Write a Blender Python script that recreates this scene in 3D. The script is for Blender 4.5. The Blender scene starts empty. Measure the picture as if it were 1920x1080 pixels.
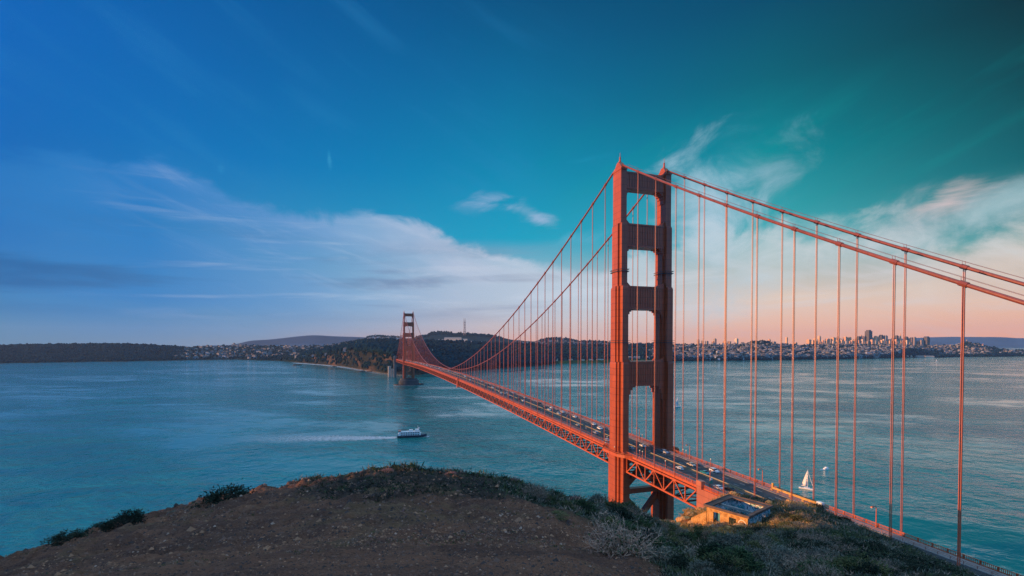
import bpy, bmesh, math, random
import numpy as np
from mathutils import Vector, Matrix
random.seed(7); rng = np.random.default_rng(7)
R = math.radians
S = bpy.context.scene
COL = S.collection

# ------------------------------------------------------------------ camera
CAM = np.array([-146.33, -226.54, 131.12]); YAW = 0.309903; PIT = 0.019064; F = 895.275; CY = 119.64
cd = bpy.data.cameras.new('camera'); cam = bpy.data.objects.new('camera', cd); COL.objects.link(cam)
cam.location = CAM; cam.rotation_euler = (math.pi/2-PIT, 0, -YAW)
cd.sensor_width = 36; cd.lens = 36*F/1920; cd.shift_y = CY/1920; cd.clip_start = 0.2; cd.clip_end = 60000
S.camera = cam
S.view_settings.view_transform = 'Standard'; S.view_settings.look = 'None'
S.view_settings.exposure = 0.36; S.view_settings.gamma = 1
S.cycles.use_denoising = True; S.cycles.denoising_prefilter = 'NONE'; S.cycles.max_bounces = 6; S.cycles.volume_bounces = 1
S.cycles.diffuse_bounces = 3; S.cycles.glossy_bounces = 3; S.cycles.transparent_max_bounces = 8

# ------------------------------------------------------------------ sun and sky
SUN_DIR = Vector((-1.0, 0.15, 0)).normalized(); SUN_EL = R(6.0)
sl = bpy.data.lights.new('sun', 'SUN'); sun = bpy.data.objects.new('sun', sl); COL.objects.link(sun)
sl.energy = 4.9; sl.angle = R(0.6); sl.color = (1.0, 0.50, 0.21)
tosun = Vector((SUN_DIR.x*math.cos(SUN_EL), SUN_DIR.y*math.cos(SUN_EL), math.sin(SUN_EL)))
sun.rotation_euler = tosun.to_track_quat('Z', 'Y').to_euler()
HORIZ = 642.6

def lin(c):
    return tuple(((v/255)/12.92 if v/255 <= .04045 else ((v/255+.055)/1.055)**2.4) for v in c)

class NT:
    """small helper to write node trees"""
    def __init__(s, nt): s.nt = nt
    def n(s, t, **kw):
        nd = s.nt.nodes.new(t)
        for k, v in kw.items():
            if k == 'inp':
                for i, x in v.items():
                    if hasattr(x, 'is_output') or isinstance(x, bpy.types.NodeSocket): s.nt.links.new(x, nd.inputs[i])
                    else: nd.inputs[i].default_value = x
            else: setattr(nd, k, v)
        return nd
    def math(s, op, a, b=0.0, c=None, clamp=False):
        i = {0: a, 1: b}
        if c is not None: i[2] = c
        return s.n('ShaderNodeMath', operation=op, use_clamp=clamp, inp=i).outputs[0]
    def mapr(s, v, a, b, c=0.0, d=1.0, smooth=True):
        nd = s.n('ShaderNodeMapRange', interpolation_type='SMOOTHSTEP' if smooth else 'LINEAR', inp={0: v, 1: a, 2: b, 3: c, 4: d})
        return nd.outputs[0]
    def mix(s, f, a, b, mode='MIX'):
        nd = s.n('ShaderNodeMix', data_type='RGBA', blend_type=mode)
        for i, x in ((0, f), (6, a), (7, b)):
            if isinstance(x, bpy.types.NodeSocket): s.nt.links.new(x, nd.inputs[i])
            else: nd.inputs[i].default_value = (tuple(x)+(1,))[:4] if i else x
        return nd.outputs[2]
    def noise(s, vec, scale, detail=4, rough=.5, dist=0.0):
        return s.n('ShaderNodeTexNoise', inp={'Vector': vec, 'Scale': scale, 'Detail': detail, 'Roughness': rough, 'Distortion': dist}).outputs['Fac']
    def ramp(s, f, stops, interp='LINEAR'):
        nd = s.n('ShaderNodeValToRGB', inp={0: f}); cr = nd.color_ramp; cr.interpolation = interp
        while len(cr.elements) < len(stops): cr.elements.new(0.5)
        for e, (p, c) in zip(cr.elements, stops):
            e.position = p; e.color = (tuple(c)+(1,))[:4]
        return nd.outputs[0]
    def xyz(s, x, y, z=0.0):
        return s.n('ShaderNodeCombineXYZ', inp={0: x, 1: y, 2: z}).outputs[0]

W = bpy.data.worlds.new('World'); S.world = W; W.use_nodes = True
wt = W.node_tree; wt.nodes.clear(); t = NT(wt)
tc = t.n('ShaderNodeTexCoord').outputs['Generated']
sp = t.n('ShaderNodeSeparateXYZ', inp={0: tc})
X, Y, Z = sp.outputs
AZ0 = YAW
azw = t.math('ARCTAN2', X, Y)                                   # compass bearing, 0 along the bridge
az = t.math('SUBTRACT', azw, AZ0)
az = t.math('WRAP', az, math.pi, -math.pi)
hyp = t.math('SQRT', t.math('ADD', t.math('MULTIPLY', X, X), t.math('MULTIPLY', Y, Y)))
el = t.math('ARCTAN2', Z, hyp)
ROWS = [-1400, -400, 0, 150, 300, 450, 560, 620, 643]
SKY = {0:    [(0,70,130),(0,85,160),(0,98,182),(0,101,183),(2,103,182),(30,112,184),(62,132,182),(82,132,168),(92,132,162)],
       480:  [(0,68,118),(0,80,140),(0,90,158),(0,101,170),(0,116,182),(45,140,190),(100,155,195),(122,150,180),(138,148,165)],
       960:  [(0,64,100),(0,72,112),(0,80,127),(0,104,152),(0,130,172),(20,158,192),(172,192,208),(226,186,168),(240,166,134)],
       1440: [(0,58,84),(0,64,92),(0,74,105),(0,98,118),(0,137,150),(60,170,180),(226,200,182),(250,180,144),(255,172,122)],
       1920: [(0,40,50),(0,38,48),(2,46,56),(0,70,80),(0,98,108),(75,155,160),(238,192,162),(246,172,138),(246,162,122)]}
ELMAX = 1.2
f_el = t.math('DIVIDE', el, ELMAX, clamp=True)
prev = None; prevaz = None
for px, cols in SKY.items():
    a = math.atan((px-960)/F)
    stops = []
    for r_, c in zip(ROWS, cols):
        e = math.atan((HORIZ-r_)/F*math.cos(a)); stops.append((max(e, 0)/ELMAX, lin(c)))
    stops.sort(key=lambda q: q[0])
    c = t.ramp(f_el, stops)
    if prev is None: prev = c
    else: prev = t.mix(t.mapr(az, prevaz, a, smooth=False), prev, c)
    prevaz = a
sky = prev
# the sky behind the camera: strong blue added out of view to fill shaded faces
back = t.ramp(f_el, [(0, (.03,.27,.70)), (.12, (.03,.32,.88)), (.35, (.03,.32,.88)), (1, (.2,.4,.7))])
absaz = t.math('ABSOLUTE', az)
sky = t.mix(t.mapr(absaz, 1.0, 1.7), sky, back)
OVERHEAD_FILL = t.mapr(el, .80, 1.1)  # bright cap added above the view to fill ground and water

# clouds: stretched noise in bearing / elevation
def px2az(x): return math.atan((x-960)/F)
def px2el(x, r): return math.atan((HORIZ-r)/F*math.cos(px2az(x)))
def ellipse(x, r, w, h, tilt, soft=0.6):
    """mask, 1 inside an ellipse centred on photo position"""
    a0, e0 = px2az(x), px2el(x, r); k = math.cos(a0)
    da = t.math('MULTIPLY', t.math('SUBTRACT', az, a0), F/(k*k)/w); de = t.math('MULTIPLY', t.math('SUBTRACT', el, e0), F/k)
    ct, st = math.cos(tilt), math.sin(tilt)
    u = t.math('ADD', t.math('MULTIPLY', da, ct), t.math('MULTIPLY', de, st/w))
    v = t.math('SUBTRACT', t.math('MULTIPLY', de, ct/h), t.math('MULTIPLY', da, st*w/h))
    d = t.math('SQRT', t.math('ADD', t.math('MULTIPLY', u, u), t.math('MULTIPLY', v, v)))
    return d
def nz(sx, sy, scale, detail=5, rough=.55, dist=.3, tilt=0.0, off=0.0):
    ct, st = math.cos(tilt), math.sin(tilt)
    u = t.math('ADD', t.math('MULTIPLY', az, ct), t.math('MULTIPLY', el, st)); v = t.math('SUBTRACT', t.math('MULTIPLY', el, ct), t.math('MULTIPLY', az, st))
    return t.noise(t.xyz(t.math('MULTIPLY', u, sx), t.math('MULTIPLY', v, sy), off), scale, detail, rough, dist)
n_wide = nz(1.0, 4.5, 3.2, 6, .55, .4, -.10)
n_fine = nz(1.0, 3.2, 9.0, 7, .6, .6, .12, 3.1)
n_puff = nz(1.0, 1.4, 8.0, 8, .6, .5, .1, 7.7)
n_streak = nz(1.0, 9.0, 2.6, 5, .5, .25, .03, 1.3)
# big veil in the west with a crisp upper edge
edge_px = [(-400,200),(0,285),(180,290),(310,300),(400,345),(470,382),(560,402),(700,398),(790,425),(860,460),(980,490),(1130,510),(1300,440),(1420,420),(1700,470),(2100,470)]
A0, A1 = px2az(-400), px2az(2100)
est = [((px2az(x)-A0)/(A1-A0), (px2el(x, r_),)*3) for x, r_ in edge_px]
edge = t.ramp(t.mapr(az, A0, A1, smooth=False), est)
edge = t.n('ShaderNodeSeparateColor', inp={0: edge}).outputs[0]
wob = t.math('MULTIPLY', t.math('SUBTRACT', n_puff, .5), .10)
dd = t.math('SUBTRACT', t.math('ADD', edge, wob), el)
veil = t.mapr(dd, -.006, .05)
veil_far = t.mapr(dd, 0.0, .22)
veilcol = t.ramp(t.mapr(az, A0, A1, smooth=False), [(.18, lin((40,124,194))), (.30, lin((98,150,202))), (.36, lin((128,168,208))), (.46, lin((176,190,214))), (.6, lin((192,206,220))), (.75, lin((210,208,210))), (1, lin((205,185,180)))])
lowfade = t.mapr(el, -.01, .09, .25, 1.0)
patch = t.mapr(n_wide, .28, .62)
crisp = t.math('MULTIPLY', t.mapr(dd, -.004, .022), t.mapr(dd, .20, .03, .25, 1.0))
vfac = t.math('MULTIPLY', t.math('MULTIPLY', t.math('MAXIMUM', crisp, t.math('MULTIPLY', veil, .8)), lowfade), t.math('ADD', .62, t.math('MULTIPLY', patch, .38)))
vfac = t.math('MULTIPLY', vfac, t.mapr(az, px2az(-250), px2az(240), .3, 1.0))
vfac = t.math('MULTIPLY', vfac, t.mapr(az, px2az(1100), px2az(1350), 1.0, .35))
sky = t.mix(vfac, sky, veilcol)
# grey streaks low over the sea
stre = t.math('MULTIPLY', t.mapr(n_streak, .44, .66), t.math('MULTIPLY', t.mapr(el, .03, .09), t.mapr(el, .22, .14)))
stre = t.math('MULTIPLY', stre, t.mapr(az, px2az(1150), px2az(900)))
greycol = t.ramp(t.mapr(az, A0, A1, smooth=False), [(.1, lin((26,98,160))), (.3, lin((72,116,162))), (.5, lin((140,152,180))), (.6, lin((165,165,178)))])
sky = t.mix(t.math('MULTIPLY', stre, .85), sky, greycol)
lst_ = t.math('MULTIPLY', t.mapr(nz(1.0, 11.0, 3.1, 6, .6, .4, .05, 12.3), .5, .7), t.math('MULTIPLY', t.mapr(el, .02, .07), t.math('MULTIPLY', veil, t.mapr(az, px2az(50), px2az(420)))))
sky = t.mix(t.math('MULTIPLY', lst_, .5), sky, t.mix(.35, veilcol, (.75, .78, .85)))
wsp = t.math('MULTIPLY', t.mapr(nz(1.0, 5.5, 5.2, 7, .62, .7, -.3, 15.1), .46, .72), t.math('MULTIPLY', crisp, t.mapr(az, px2az(100), px2az(450))))
sky = t.mix(t.math('MULTIPLY', wsp, .4), sky, t.mix(.3, veilcol, (.7, .75, .85)))
# faint long rays of high cirrus
ray = t.mapr(nz(1.0, 7.0, 3.4, 4, .5, .2, -.42, 5.0), .48, .75)
sky = t.mix(t.math('MULTIPLY', ray, t.math('MULTIPLY', t.mapr(el, .2, .34), t.mapr(az, px2az(1200), px2az(800), 0, .17))), sky, lin((50,140,195)))
ray2 = t.mapr(nz(1.0, 8.0, 3.0, 5, .55, .3, .38, 9.0), .45, .72)
sky = t.mix(t.math('MULTIPLY', t.math('MULTIPLY', ray2, t.mapr(az, px2az(900), px2az(1250))), t.math('MULTIPLY', t.mapr(el, .14, .2), t.mapr(el, .46, .36, 0, .22))), sky, lin((0,150,150)))
# single clouds seen over the bridge and the city
for (x, r_, w, h, tl, col, amt, lo, hi) in [
        (906, 383, 52, 15, .12, (150,178,215), .95, .30, .55), (1006, 409, 46, 13, -.42, (150,180,212), .95, .30, .55),
        (1435, 330, 80, 60, .1, (150,182,198), .75, .38, .72), (1340, 345, 130, 75, .35, (100,172,196), .55, .36, .75),
        (1335, 440, 105, 140, .1, (178,202,218), .95, .30, .66), (1775, 378, 75, 26, .1, (216,192,192), .9, .3, .6),
        (1720, 420, 200, 54, .16, (186,190,198), .8, .32, .64), (1850, 395, 140, 34, .3, (140,182,190), .7, .35, .7),
        (1860, 500, 260, 55, .2, (226,206,194), .7, .26, .6), (1500, 470, 260, 60, -.03, (200,210,214), .9, .3, .66),
        (1080, 450, 70, 18, .1, (110,180,208), .6, .3, .62), (1170, 460, 40, 10, -.2, (120,175,205), .8, .3, .55), (1100, 302, 50, 6, .12, (30,150,185), .5, .3, .6),
        (620, 298, 5, 22, 0.1, (60,160,205), .7, .25, .5), (419, 322, 8, 7, 0, (50,145,200), .6, .2, .5), (1600, 550, 330, 22, .03, (236,206,182), .3, .3, .6)]:
    d = ellipse(x, r_, w, h, tl)
    src = n_fine if h < 30 else n_puff
    k = t.math('ADD', t.math('MULTIPLY', t.math('SUBTRACT', src, .5), 3.6), t.math('SUBTRACT', 1.0, d))
    sky = t.mix(t.math('MULTIPLY', t.mapr(k, -.3, 1.5), amt), sky, lin(col))
nish = t.n('ShaderNodeTexSky', sky_type='NISHITA')
nish.sun_disc = False; nish.sun_elevation = SUN_EL; nish.sun_rotation = math.atan2(SUN_DIR.x, SUN_DIR.y)
nish.dust_density = 2.0
sky = t.mix(OVERHEAD_FILL, sky, (.66, .98, 1.30))
below = t.mapr(el, -.004, -.06)
sky = t.mix(below, sky, lin((40,80,105)))
bg1 = t.n('ShaderNodeBackground', inp={0: sky, 1: 0.81})
bg2 = t.n('ShaderNodeBackground', inp={0: nish.outputs[0], 1: 0.10})
mixb = t.n('ShaderNodeMixShader', inp={0: 0.02, 1: bg1.outputs[0], 2: bg2.outputs[0]})
wo = t.n('ShaderNodeOutputWorld'); wt.links.new(mixb.outputs[0], wo.inputs[0])

# ------------------------------------------------------------------ helpers
def ray(px, row):
    a = (px-960)/F; b = -(row-540-CY)/F
    cp, spn = math.cos(PIT), math.sin(PIT); fw = cp+b*spn; u = -spn+b*cp
    c, s = math.cos(YAW), math.sin(YAW)
    return np.array([a*c+fw*s, -a*s+fw*c, u])
def at_z(px, row, z):
    d = ray(px, row); return CAM+d*(z-CAM[2])/d[2]
def at_d(px, row, dist):                                        # dist = depth along the level view axis
    d = ray(px, row); fwd = d[0]*math.sin(YAW)+d[1]*math.cos(YAW); return CAM+d*dist/fwd

class MB:
    def __init__(s): s.v = []; s.f = []; s.m = []
    def add(s, vs, fs, m=0):
        o = len(s.v); s.v += [tuple(map(float, v)) for v in vs]; s.f += [tuple(i+o for i in f) for f in fs]; s.m += [m]*len(fs); return s
    def box(s, c, d, m=0, rz=0.0):
        cx, cy, cz = c; hx, hy, hz = d[0]/2, d[1]/2, d[2]/2; cs, sn = math.cos(rz), math.sin(rz)
        vs = []
        for z in (-hz, hz):
            for x, y in ((-hx,-hy),(hx,-hy),(hx,hy),(-hx,hy)):
                vs.append((cx+x*cs-y*sn, cy+x*sn+y*cs, cz+z))
        return s.add(vs, [(3,2,1,0),(4,5,6,7),(0,1,5,4),(1,2,6,5),(2,3,7,6),(3,0,4,7)], m)
    def bb(s, x0, x1, y0, y1, z0, z1, m=0):
        return s.box(((x0+x1)/2, (y0+y1)/2, (z0+z1)/2), (x1-x0, y1-y0, z1-z0), m)
    def bar(s, p, q, w, h, m=0):
        p, q = Vector(p), Vector(q); d = (q-p).normalized()
        up = Vector((0,0,1)) if abs(d.z) < .95 else Vector((1,0,0))
        a = d.cross(up).normalized()*w/2; b = a.cross(d).normalized()*h/2
        vs = [p-a-b, p+a-b, p+a+b, p-a+b, q-a-b, q+a-b, q+a+b, q-a+b]
        return s.add(vs, [(0,1,2,3),(7,6,5,4),(4,5,1,0),(5,6,2,1),(6,7,3,2),(7,4,0,3)], m)
    def tube(s, pts, r, n=8, m=0, cap=True):
        pts = [Vector(p) for p in pts]; rs = r if hasattr(r, '__len__') else [r]*len(pts); rings = []; o = len(s.v)
        ref = None
        for i, p in enumerate(pts):
            d = (pts[min(i+1, len(pts)-1)]-pts[max(i-1, 0)]).normalized()
            if ref is None: ref = d.cross(Vector((0,0,1)) if abs(d.z) < .9 else Vector((1,0,0))).normalized()
            a = (ref-d*ref.dot(d)).normalized(); b = d.cross(a); ref = a
            for k in range(n):
                an = 2*math.pi*k/n; s.v.append(tuple(p+(a*math.cos(an)+b*math.sin(an))*rs[i]))
        for i in range(len(pts)-1):
            for k in range(n):
                k2 = (k+1) % n; s.f.append((o+i*n+k, o+i*n+k2, o+(i+1)*n+k2, o+(i+1)*n+k)); s.m.append(m)
        if cap:
            s.f.append(tuple(o+k for k in reversed(range(n)))); s.m.append(m)
            s.f.append(tuple(o+(len(pts)-1)*n+k for k in range(n))); s.m.append(m)
        return s
    def prism(s, poly, axis, a, b, m=0):
        """poly in the two other axes (cyclic x,y,z order), extruded along axis from a to b"""
        n = len(poly)
        def mk(u, v, w):
            return {'z': (u, v, w), 'y': (u, w, v), 'x': (w, u, v)}[axis]
        vs = [mk(u, v, a) for u, v in poly]+[mk(u, v, b) for u, v in poly]
        fs = [tuple(range(n)), tuple(range(2*n-1, n-1, -1))]+[(i, i+n, (i+1) % n+n, (i+1) % n) for i in range(n)]
        return s.add(vs, fs, m)
    def loft(s, rings, m=0, caps=True):
        n = len(rings[0]); vs = [p for r_ in rings for p in r_]; fs = []
        for i in range(len(rings)-1):
            for k in range(n): fs.append((i*n+k, i*n+(k+1) % n, (i+1)*n+(k+1) % n, (i+1)*n+k))
        if caps: fs += [tuple(reversed(range(n))), tuple(range((len(rings)-1)*n, len(rings)*n))]
        return s.add(vs, fs, m)
    def mesh(s, name, mats, smooth=False, fix=True):
        me = bpy.data.meshes.new(name); me.from_pydata(s.v, [], s.f)
        for m in (mats if isinstance(mats, (list, tuple)) else [mats]): me.materials.append(m)
        if any(s.m): me.polygons.foreach_set('material_index', s.m)
        if fix:
            bm = bmesh.new(); bm.from_mesh(me); bmesh.ops.recalc_face_normals(bm, faces=bm.faces); bm.to_mesh(me); bm.free()
        if smooth: me.polygons.foreach_set('use_smooth', [True]*len(me.polygons))
        me.update(); return me
    def obj(s, name, mats, parent=None, smooth=False, fix=True, label=None):
        o = bpy.data.objects.new(name, s.mesh(name, mats, smooth, fix)); COL.objects.link(o)
        if parent: o.parent = parent
        if label: o['label'] = label
        return o
def tag(o, label, cat=None, group=None, kind=None):
    o['label'] = label
    if cat: o['category'] = cat
    if group: o['group'] = group
    if kind: o['kind'] = kind
    return o
def empty(name, loc=(0,0,0), rz=0.0, parent=None):
    o = bpy.data.objects.new(name, None); COL.objects.link(o); o.location = loc; o.rotation_euler = (0,0,rz)
    o.empty_display_size = .5
    if parent: o.parent = parent
    return o
def copy_tree(o, parent=None):
    c = o.copy(); COL.objects.link(c)
    if parent: c.parent = parent
    for ch in list(o.children): copy_tree(ch, c)
    return c
def grid_mesh(name, V, mats, smooth=True):
    """V: (n, m, 3) array of points -> mesh"""
    n, m = V.shape[:2]; me = bpy.data.meshes.new(name)
    i, j = np.meshgrid(np.arange(n-1), np.arange(m-1), indexing='ij')
    q = np.stack([i*m+j, i*m+j+1, (i+1)*m+j+1, (i+1)*m+j], -1).reshape(-1, 4)
    me.vertices.add(n*m); me.vertices.foreach_set('co', V.reshape(-1).astype(np.float32))
    me.loops.add(q.size); me.loops.foreach_set('vertex_index', q.reshape(-1).astype(np.int32))
    me.polygons.add(len(q)); me.polygons.foreach_set('loop_start', (np.arange(len(q))*4).astype(np.int32))
    me.update(calc_edges=True); me.validate()
    for mm in (mats if isinstance(mats, (list, tuple)) else [mats]): me.materials.append(mm)
    me.polygons.foreach_set('use_smooth', [smooth]*len(me.polygons))
    return me
def tri_soup(name, P, mats, midx=None):
    """P: (n,k,3) array of separate k-gons -> mesh"""
    n, k = P.shape[:2]; me = bpy.data.meshes.new(name)
    me.vertices.add(n*k); me.vertices.foreach_set('co', P.reshape(-1).astype(np.float32))
    me.loops.add(n*k); me.loops.foreach_set('vertex_index', np.arange(n*k, dtype=np.int32))
    me.polygons.add(n); me.polygons.foreach_set('loop_start', (np.arange(n)*k).astype(np.int32))
    for mm in (mats if isinstance(mats, (list, tuple)) else [mats]): me.materials.append(mm)
    if midx is not None: me.polygons.foreach_set('material_index', np.asarray(midx, np.int32))
    me.update(calc_edges=True); return me
def vattr(me, name, data):
    a = me.attributes.new(name, 'FLOAT', 'POINT'); a.data.foreach_set('value', np.asarray(data, np.float32).reshape(-1))
def vcol(me, name, data):
    a = me.attributes.new(name, 'FLOAT_COLOR', 'POINT')
    d = np.concatenate([np.asarray(data, np.float32).reshape(-1, 3), np.ones((len(me.vertices), 1), np.float32)], 1)
    a.data.foreach_set('color', d.reshape(-1))
_perm = rng.permutation(4096); _val = rng.random(4096)
def vnoise(x, y, oct=4, gain=.5):
    x = np.asarray(x, float); y = np.asarray(y, float); out = np.zeros(np.broadcast(x, y).shape); amp = 1.0; tot = 0
    for o in range(oct):
        xi = np.floor(x).astype(int); yi = np.floor(y).astype(int); fx = x-xi; fy = y-yi
        fx = fx*fx*(3-2*fx); fy = fy*fy*(3-2*fy)
        h = lambda a, b: _val[(_perm[(a+o*57) & 4095]+b*7+_perm[(b+o*131) & 4095]) & 4095]
        out += amp*((h(xi,yi)*(1-fx)+h(xi+1,yi)*fx)*(1-fy)+(h(xi,yi+1)*(1-fx)+h(xi+1,yi+1)*fx)*fy-.5)
        tot += amp; amp *= gain; x = x*2.03+17.1; y = y*2.03+5.7
    return out/tot*2

# ------------------------------------------------------------------ materials
def material(name):
    m = bpy.data.materials.new(name); m.use_nodes = True; nt = m.node_tree; nt.nodes.clear(); tt = NT(nt)
    b = tt.n('ShaderNodeBsdfPrincipled'); o = tt.n('ShaderNodeOutputMaterial'); nt.links.new(b.outputs[0], o.inputs[0])
    return m, tt, b
def simple(name, col, rough=.6, var=.15, scale=.8, bump=0.0, bscale=6.0, metal=0.0, spec=.5, coord='Object', var2=None):
    m, tt, b = material(name); co = tt.n('ShaderNodeTexCoord').outputs[coord]
    n = tt.noise(co, scale, 5, .6)
    lo = tuple(c*(1-var) for c in col); hi = tuple(min(1, c*(1+var)) for c in col)
    if var2: hi = var2
    m.node_tree.links.new(tt.mix(tt.mapr(n, .3, .7), lo, hi), b.inputs['Base Color'])
    b.inputs['Roughness'].default_value = rough; b.inputs['Metallic'].default_value = metal
    b.inputs['Specular IOR Level'].default_value = spec
    if bump:
        bp = tt.n('ShaderNodeBump', inp={'Height': tt.noise(co, bscale, 5, .6), 'Strength': bump, 'Distance': .1})
        m.node_tree.links.new(bp.outputs[0], b.inputs['Normal'])
    return m
M = {}
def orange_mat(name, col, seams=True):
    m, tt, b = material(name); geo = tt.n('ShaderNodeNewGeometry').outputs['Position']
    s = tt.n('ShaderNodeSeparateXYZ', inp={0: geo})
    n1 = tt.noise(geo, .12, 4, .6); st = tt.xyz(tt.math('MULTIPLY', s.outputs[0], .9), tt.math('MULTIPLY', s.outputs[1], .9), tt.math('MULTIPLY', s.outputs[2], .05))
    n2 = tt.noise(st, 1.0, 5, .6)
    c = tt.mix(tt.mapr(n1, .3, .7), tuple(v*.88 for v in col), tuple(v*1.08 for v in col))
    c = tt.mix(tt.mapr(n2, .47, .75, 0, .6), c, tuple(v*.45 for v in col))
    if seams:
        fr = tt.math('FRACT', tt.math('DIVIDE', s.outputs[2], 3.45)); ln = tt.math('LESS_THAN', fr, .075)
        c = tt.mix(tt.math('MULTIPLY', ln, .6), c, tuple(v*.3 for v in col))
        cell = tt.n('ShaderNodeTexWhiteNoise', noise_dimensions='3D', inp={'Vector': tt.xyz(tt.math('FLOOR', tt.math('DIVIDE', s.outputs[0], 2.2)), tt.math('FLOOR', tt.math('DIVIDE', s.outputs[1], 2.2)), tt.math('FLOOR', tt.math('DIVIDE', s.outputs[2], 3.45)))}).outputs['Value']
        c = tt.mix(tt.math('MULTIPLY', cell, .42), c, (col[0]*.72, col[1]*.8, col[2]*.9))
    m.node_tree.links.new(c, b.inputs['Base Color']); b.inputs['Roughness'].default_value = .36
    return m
M['orange'] = orange_mat('orange_paint', (.43, .092, .034))
M['cable'] = orange_mat('cable_paint', (.24, .062, .045), False)
M['rope'] = orange_mat('suspender_paint', (.60, .14, .07), False)
M['orange2'] = orange_mat('orange_steel', (.54, .112, .04), False)
M['under'] = orange_mat('shade_under_deck_paint', (.14, .045, .04), False)  # under-deck members darker: shade of the truss gaps put into the colour
M['asphalt'] = simple('asphalt', (.055, .06, .065), .8, .3, .15, .2, 8)
M['walk'] = simple('walkway_concrete', (.24, .22, .21), .85, .2, .3)
M['conc'] = simple('concrete', (.36, .34, .31), .85, .25, .12, .3, 1.5)
M['pierconc'] = simple('pier_concrete', (.06,.065,.07), .85, .3, .05, .3, .6)
M['yellow'] = simple('yellow_paint', (.62, .38, .08), .7, .15, .6)
M['barrier'] = simple('barrier_concrete', (.34, .27, .17), .8, .15, .6)
M['white'] = simple('white_paint', (.78, .78, .76), .5, .06, .4)
M['lane'] = simple('lane_paint', (.6, .6, .58), .7, .2, .8)
M['glass'] = simple('dark_glass', (.02, .025, .03), .08, .1, 1.0)
M['tyre'] = simple('tyre_rubber', (.02, .02, .02), .8)
M['navy'] = simple('navy_hull', (.015, .025, .06), .4)
M['sail'] = simple('sail_cloth', (.8, .76, .72), .8, .05)
M['wood'] = simple('brown_deck', (.25, .12, .06), .7)
M['lampglass'] = simple('lamp_glass', (.8, .7, .5), .3)
M['dark'] = simple('dark_steel', (.05, .06, .07), .5)
M['redmetal'] = simple('red_white_steel', (.4, .16, .12), .5)
M['green'] = simple('green_sign', (.02, .22, .16), .4)

# ------------------------------------------------------------------ near headland (ground)
def deck_z(y):
    return 72.8+.014*y if y < 0 else (72.8+7.5*(1-((y-640)/640)**2) if y < 1280 else 72.8-.012*(y-1280))
# photo column -> visible ground as (row, depth); the last one is the crest
NEAR = {
 -900: ([(1500,5),(1400,9),(1300,15),(1210,20)], .9), -300: ([(1250,6),(1190,10),(1140,16),(1100,20)], .8),
 0:    ([(1130,6),(1100,10),(1070,16),(1046,23)], .75), 100: ([(1120,6),(1085,10),(1045,18),(1016,27)], .75),
 200:  ([(1120,5.5),(1075,9.5),(1020,19),(988,30)], .72), 300: ([(1110,5.5),(1065,10),(1000,20),(962,33)], .72),
 430:  ([(1110,5),(1050,10.5),(970,22),(932,35)], .7), 560: ([(1110,5),(1040,11),(955,22),(909,37)], .7),
 640:  ([(1110,5),(1030,11),(955,20),(896,39)], .7), 690: ([(1110,5),(1030,11),(955,19),(883,41)], .7),
 750:  ([(1110,5),(1030,11),(952,19),(881,42)], .7), 850: ([(1110,5),(1020,12),(945,22),(890,44)], .7),
 950:  ([(1110,5),(1020,12),(943,23),(908,46)], .7), 1040: ([(1110,5),(1030,11),(968,22),(934,48)], .7),
 1140: ([(1120,5.5),(1050,12),(1000,24),(958,52)], .72), 1200: ([(1120,6),(1050,14),(1005,28),(968,58)], .8),
 1250: ([(1120,7),(1050,17),(1010,50),(984,82)], .9), 1275: ([(1120,7),(1055,18),(1006,88),(986,104)], 1.1),
 1305: ([(1120,7),(1055,18),(1005,91),(968,112)], 1.35), 1340: ([(1120,7),(1055,18),(989,94),(943,118)], 1.35),
 1365: ([(1120,7),(1055,18),(988,93),(927,122)], 1.35), 1400: ([(1120,7.5),(1058,19),(991,90.5),(929,123)], 1.35),
 1430: ([(1120,7.5),(1060,20),(989,92),(936,121)], 1.35), 1470: ([(1130,8),(1060,21),(990,80),(945,118)], 1.3),
 1530: ([(1130,8),(1062,22),(995,75),(950,116)], 1.3), 1580: ([(1130,8.5),(1065,23),(1012,66),(979,108)], 1.3),
 1640: ([(1130,9),(1068,25),(1026,62),(1002,103)], 1.3), 1700: ([(1140,9),(1075,27),(1048,58),(1030,97)], 1.3),
 1780: ([(1150,10),(1090,30),(1082,54),(1068,92)], 1.3), 1850: ([(1170,11),(1110,32),(1110,54),(1096,87)], 1.3),
 1920: ([(1190,12),(1130,34),(1138,54),(1124,83)], 1.3), 2200: ([(1300,13),(1230,32),(1200,52),(1190,72)], 1.3),
 3200: ([(1600,13),(1500,28),(1460,42),(1440,58)], 1.3)}
colsN = sorted(NEAR)
def chain(px):
    vis, sl = NEAR[px]; th = math.atan((px-960)/F); k = 1/math.cos(th); out = [(0.7, 129.35)]
    for row, Zd in vis: out.append((Zd*k, CAM[2]-(row-HORIZ)/F*Zd))
    row, Zd = vis[-1]; zc = out[-1][1]; s0 = (row-HORIZ)/F
    dip = 2.0 if sl < 1 else 3.0
    out.append(((Zd+dip)*k, zc-dip*(s0+.25))); z1 = out[-1][1]; D = (z1+6)/sl
    out.append(((Zd+dip+D*.35)*k, z1-D*.35*sl*.92)); out.append(((Zd+dip+D*.7)*k, z1-D*.7*sl)); out.append(((Zd+dip+D*1.05)*k, -9))
    return out
TH = [math.atan((p-960)/F) for p in colsN]; CH = np.array([chain(p) for p in colsN])      # (ncol, 9, 2)
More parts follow.
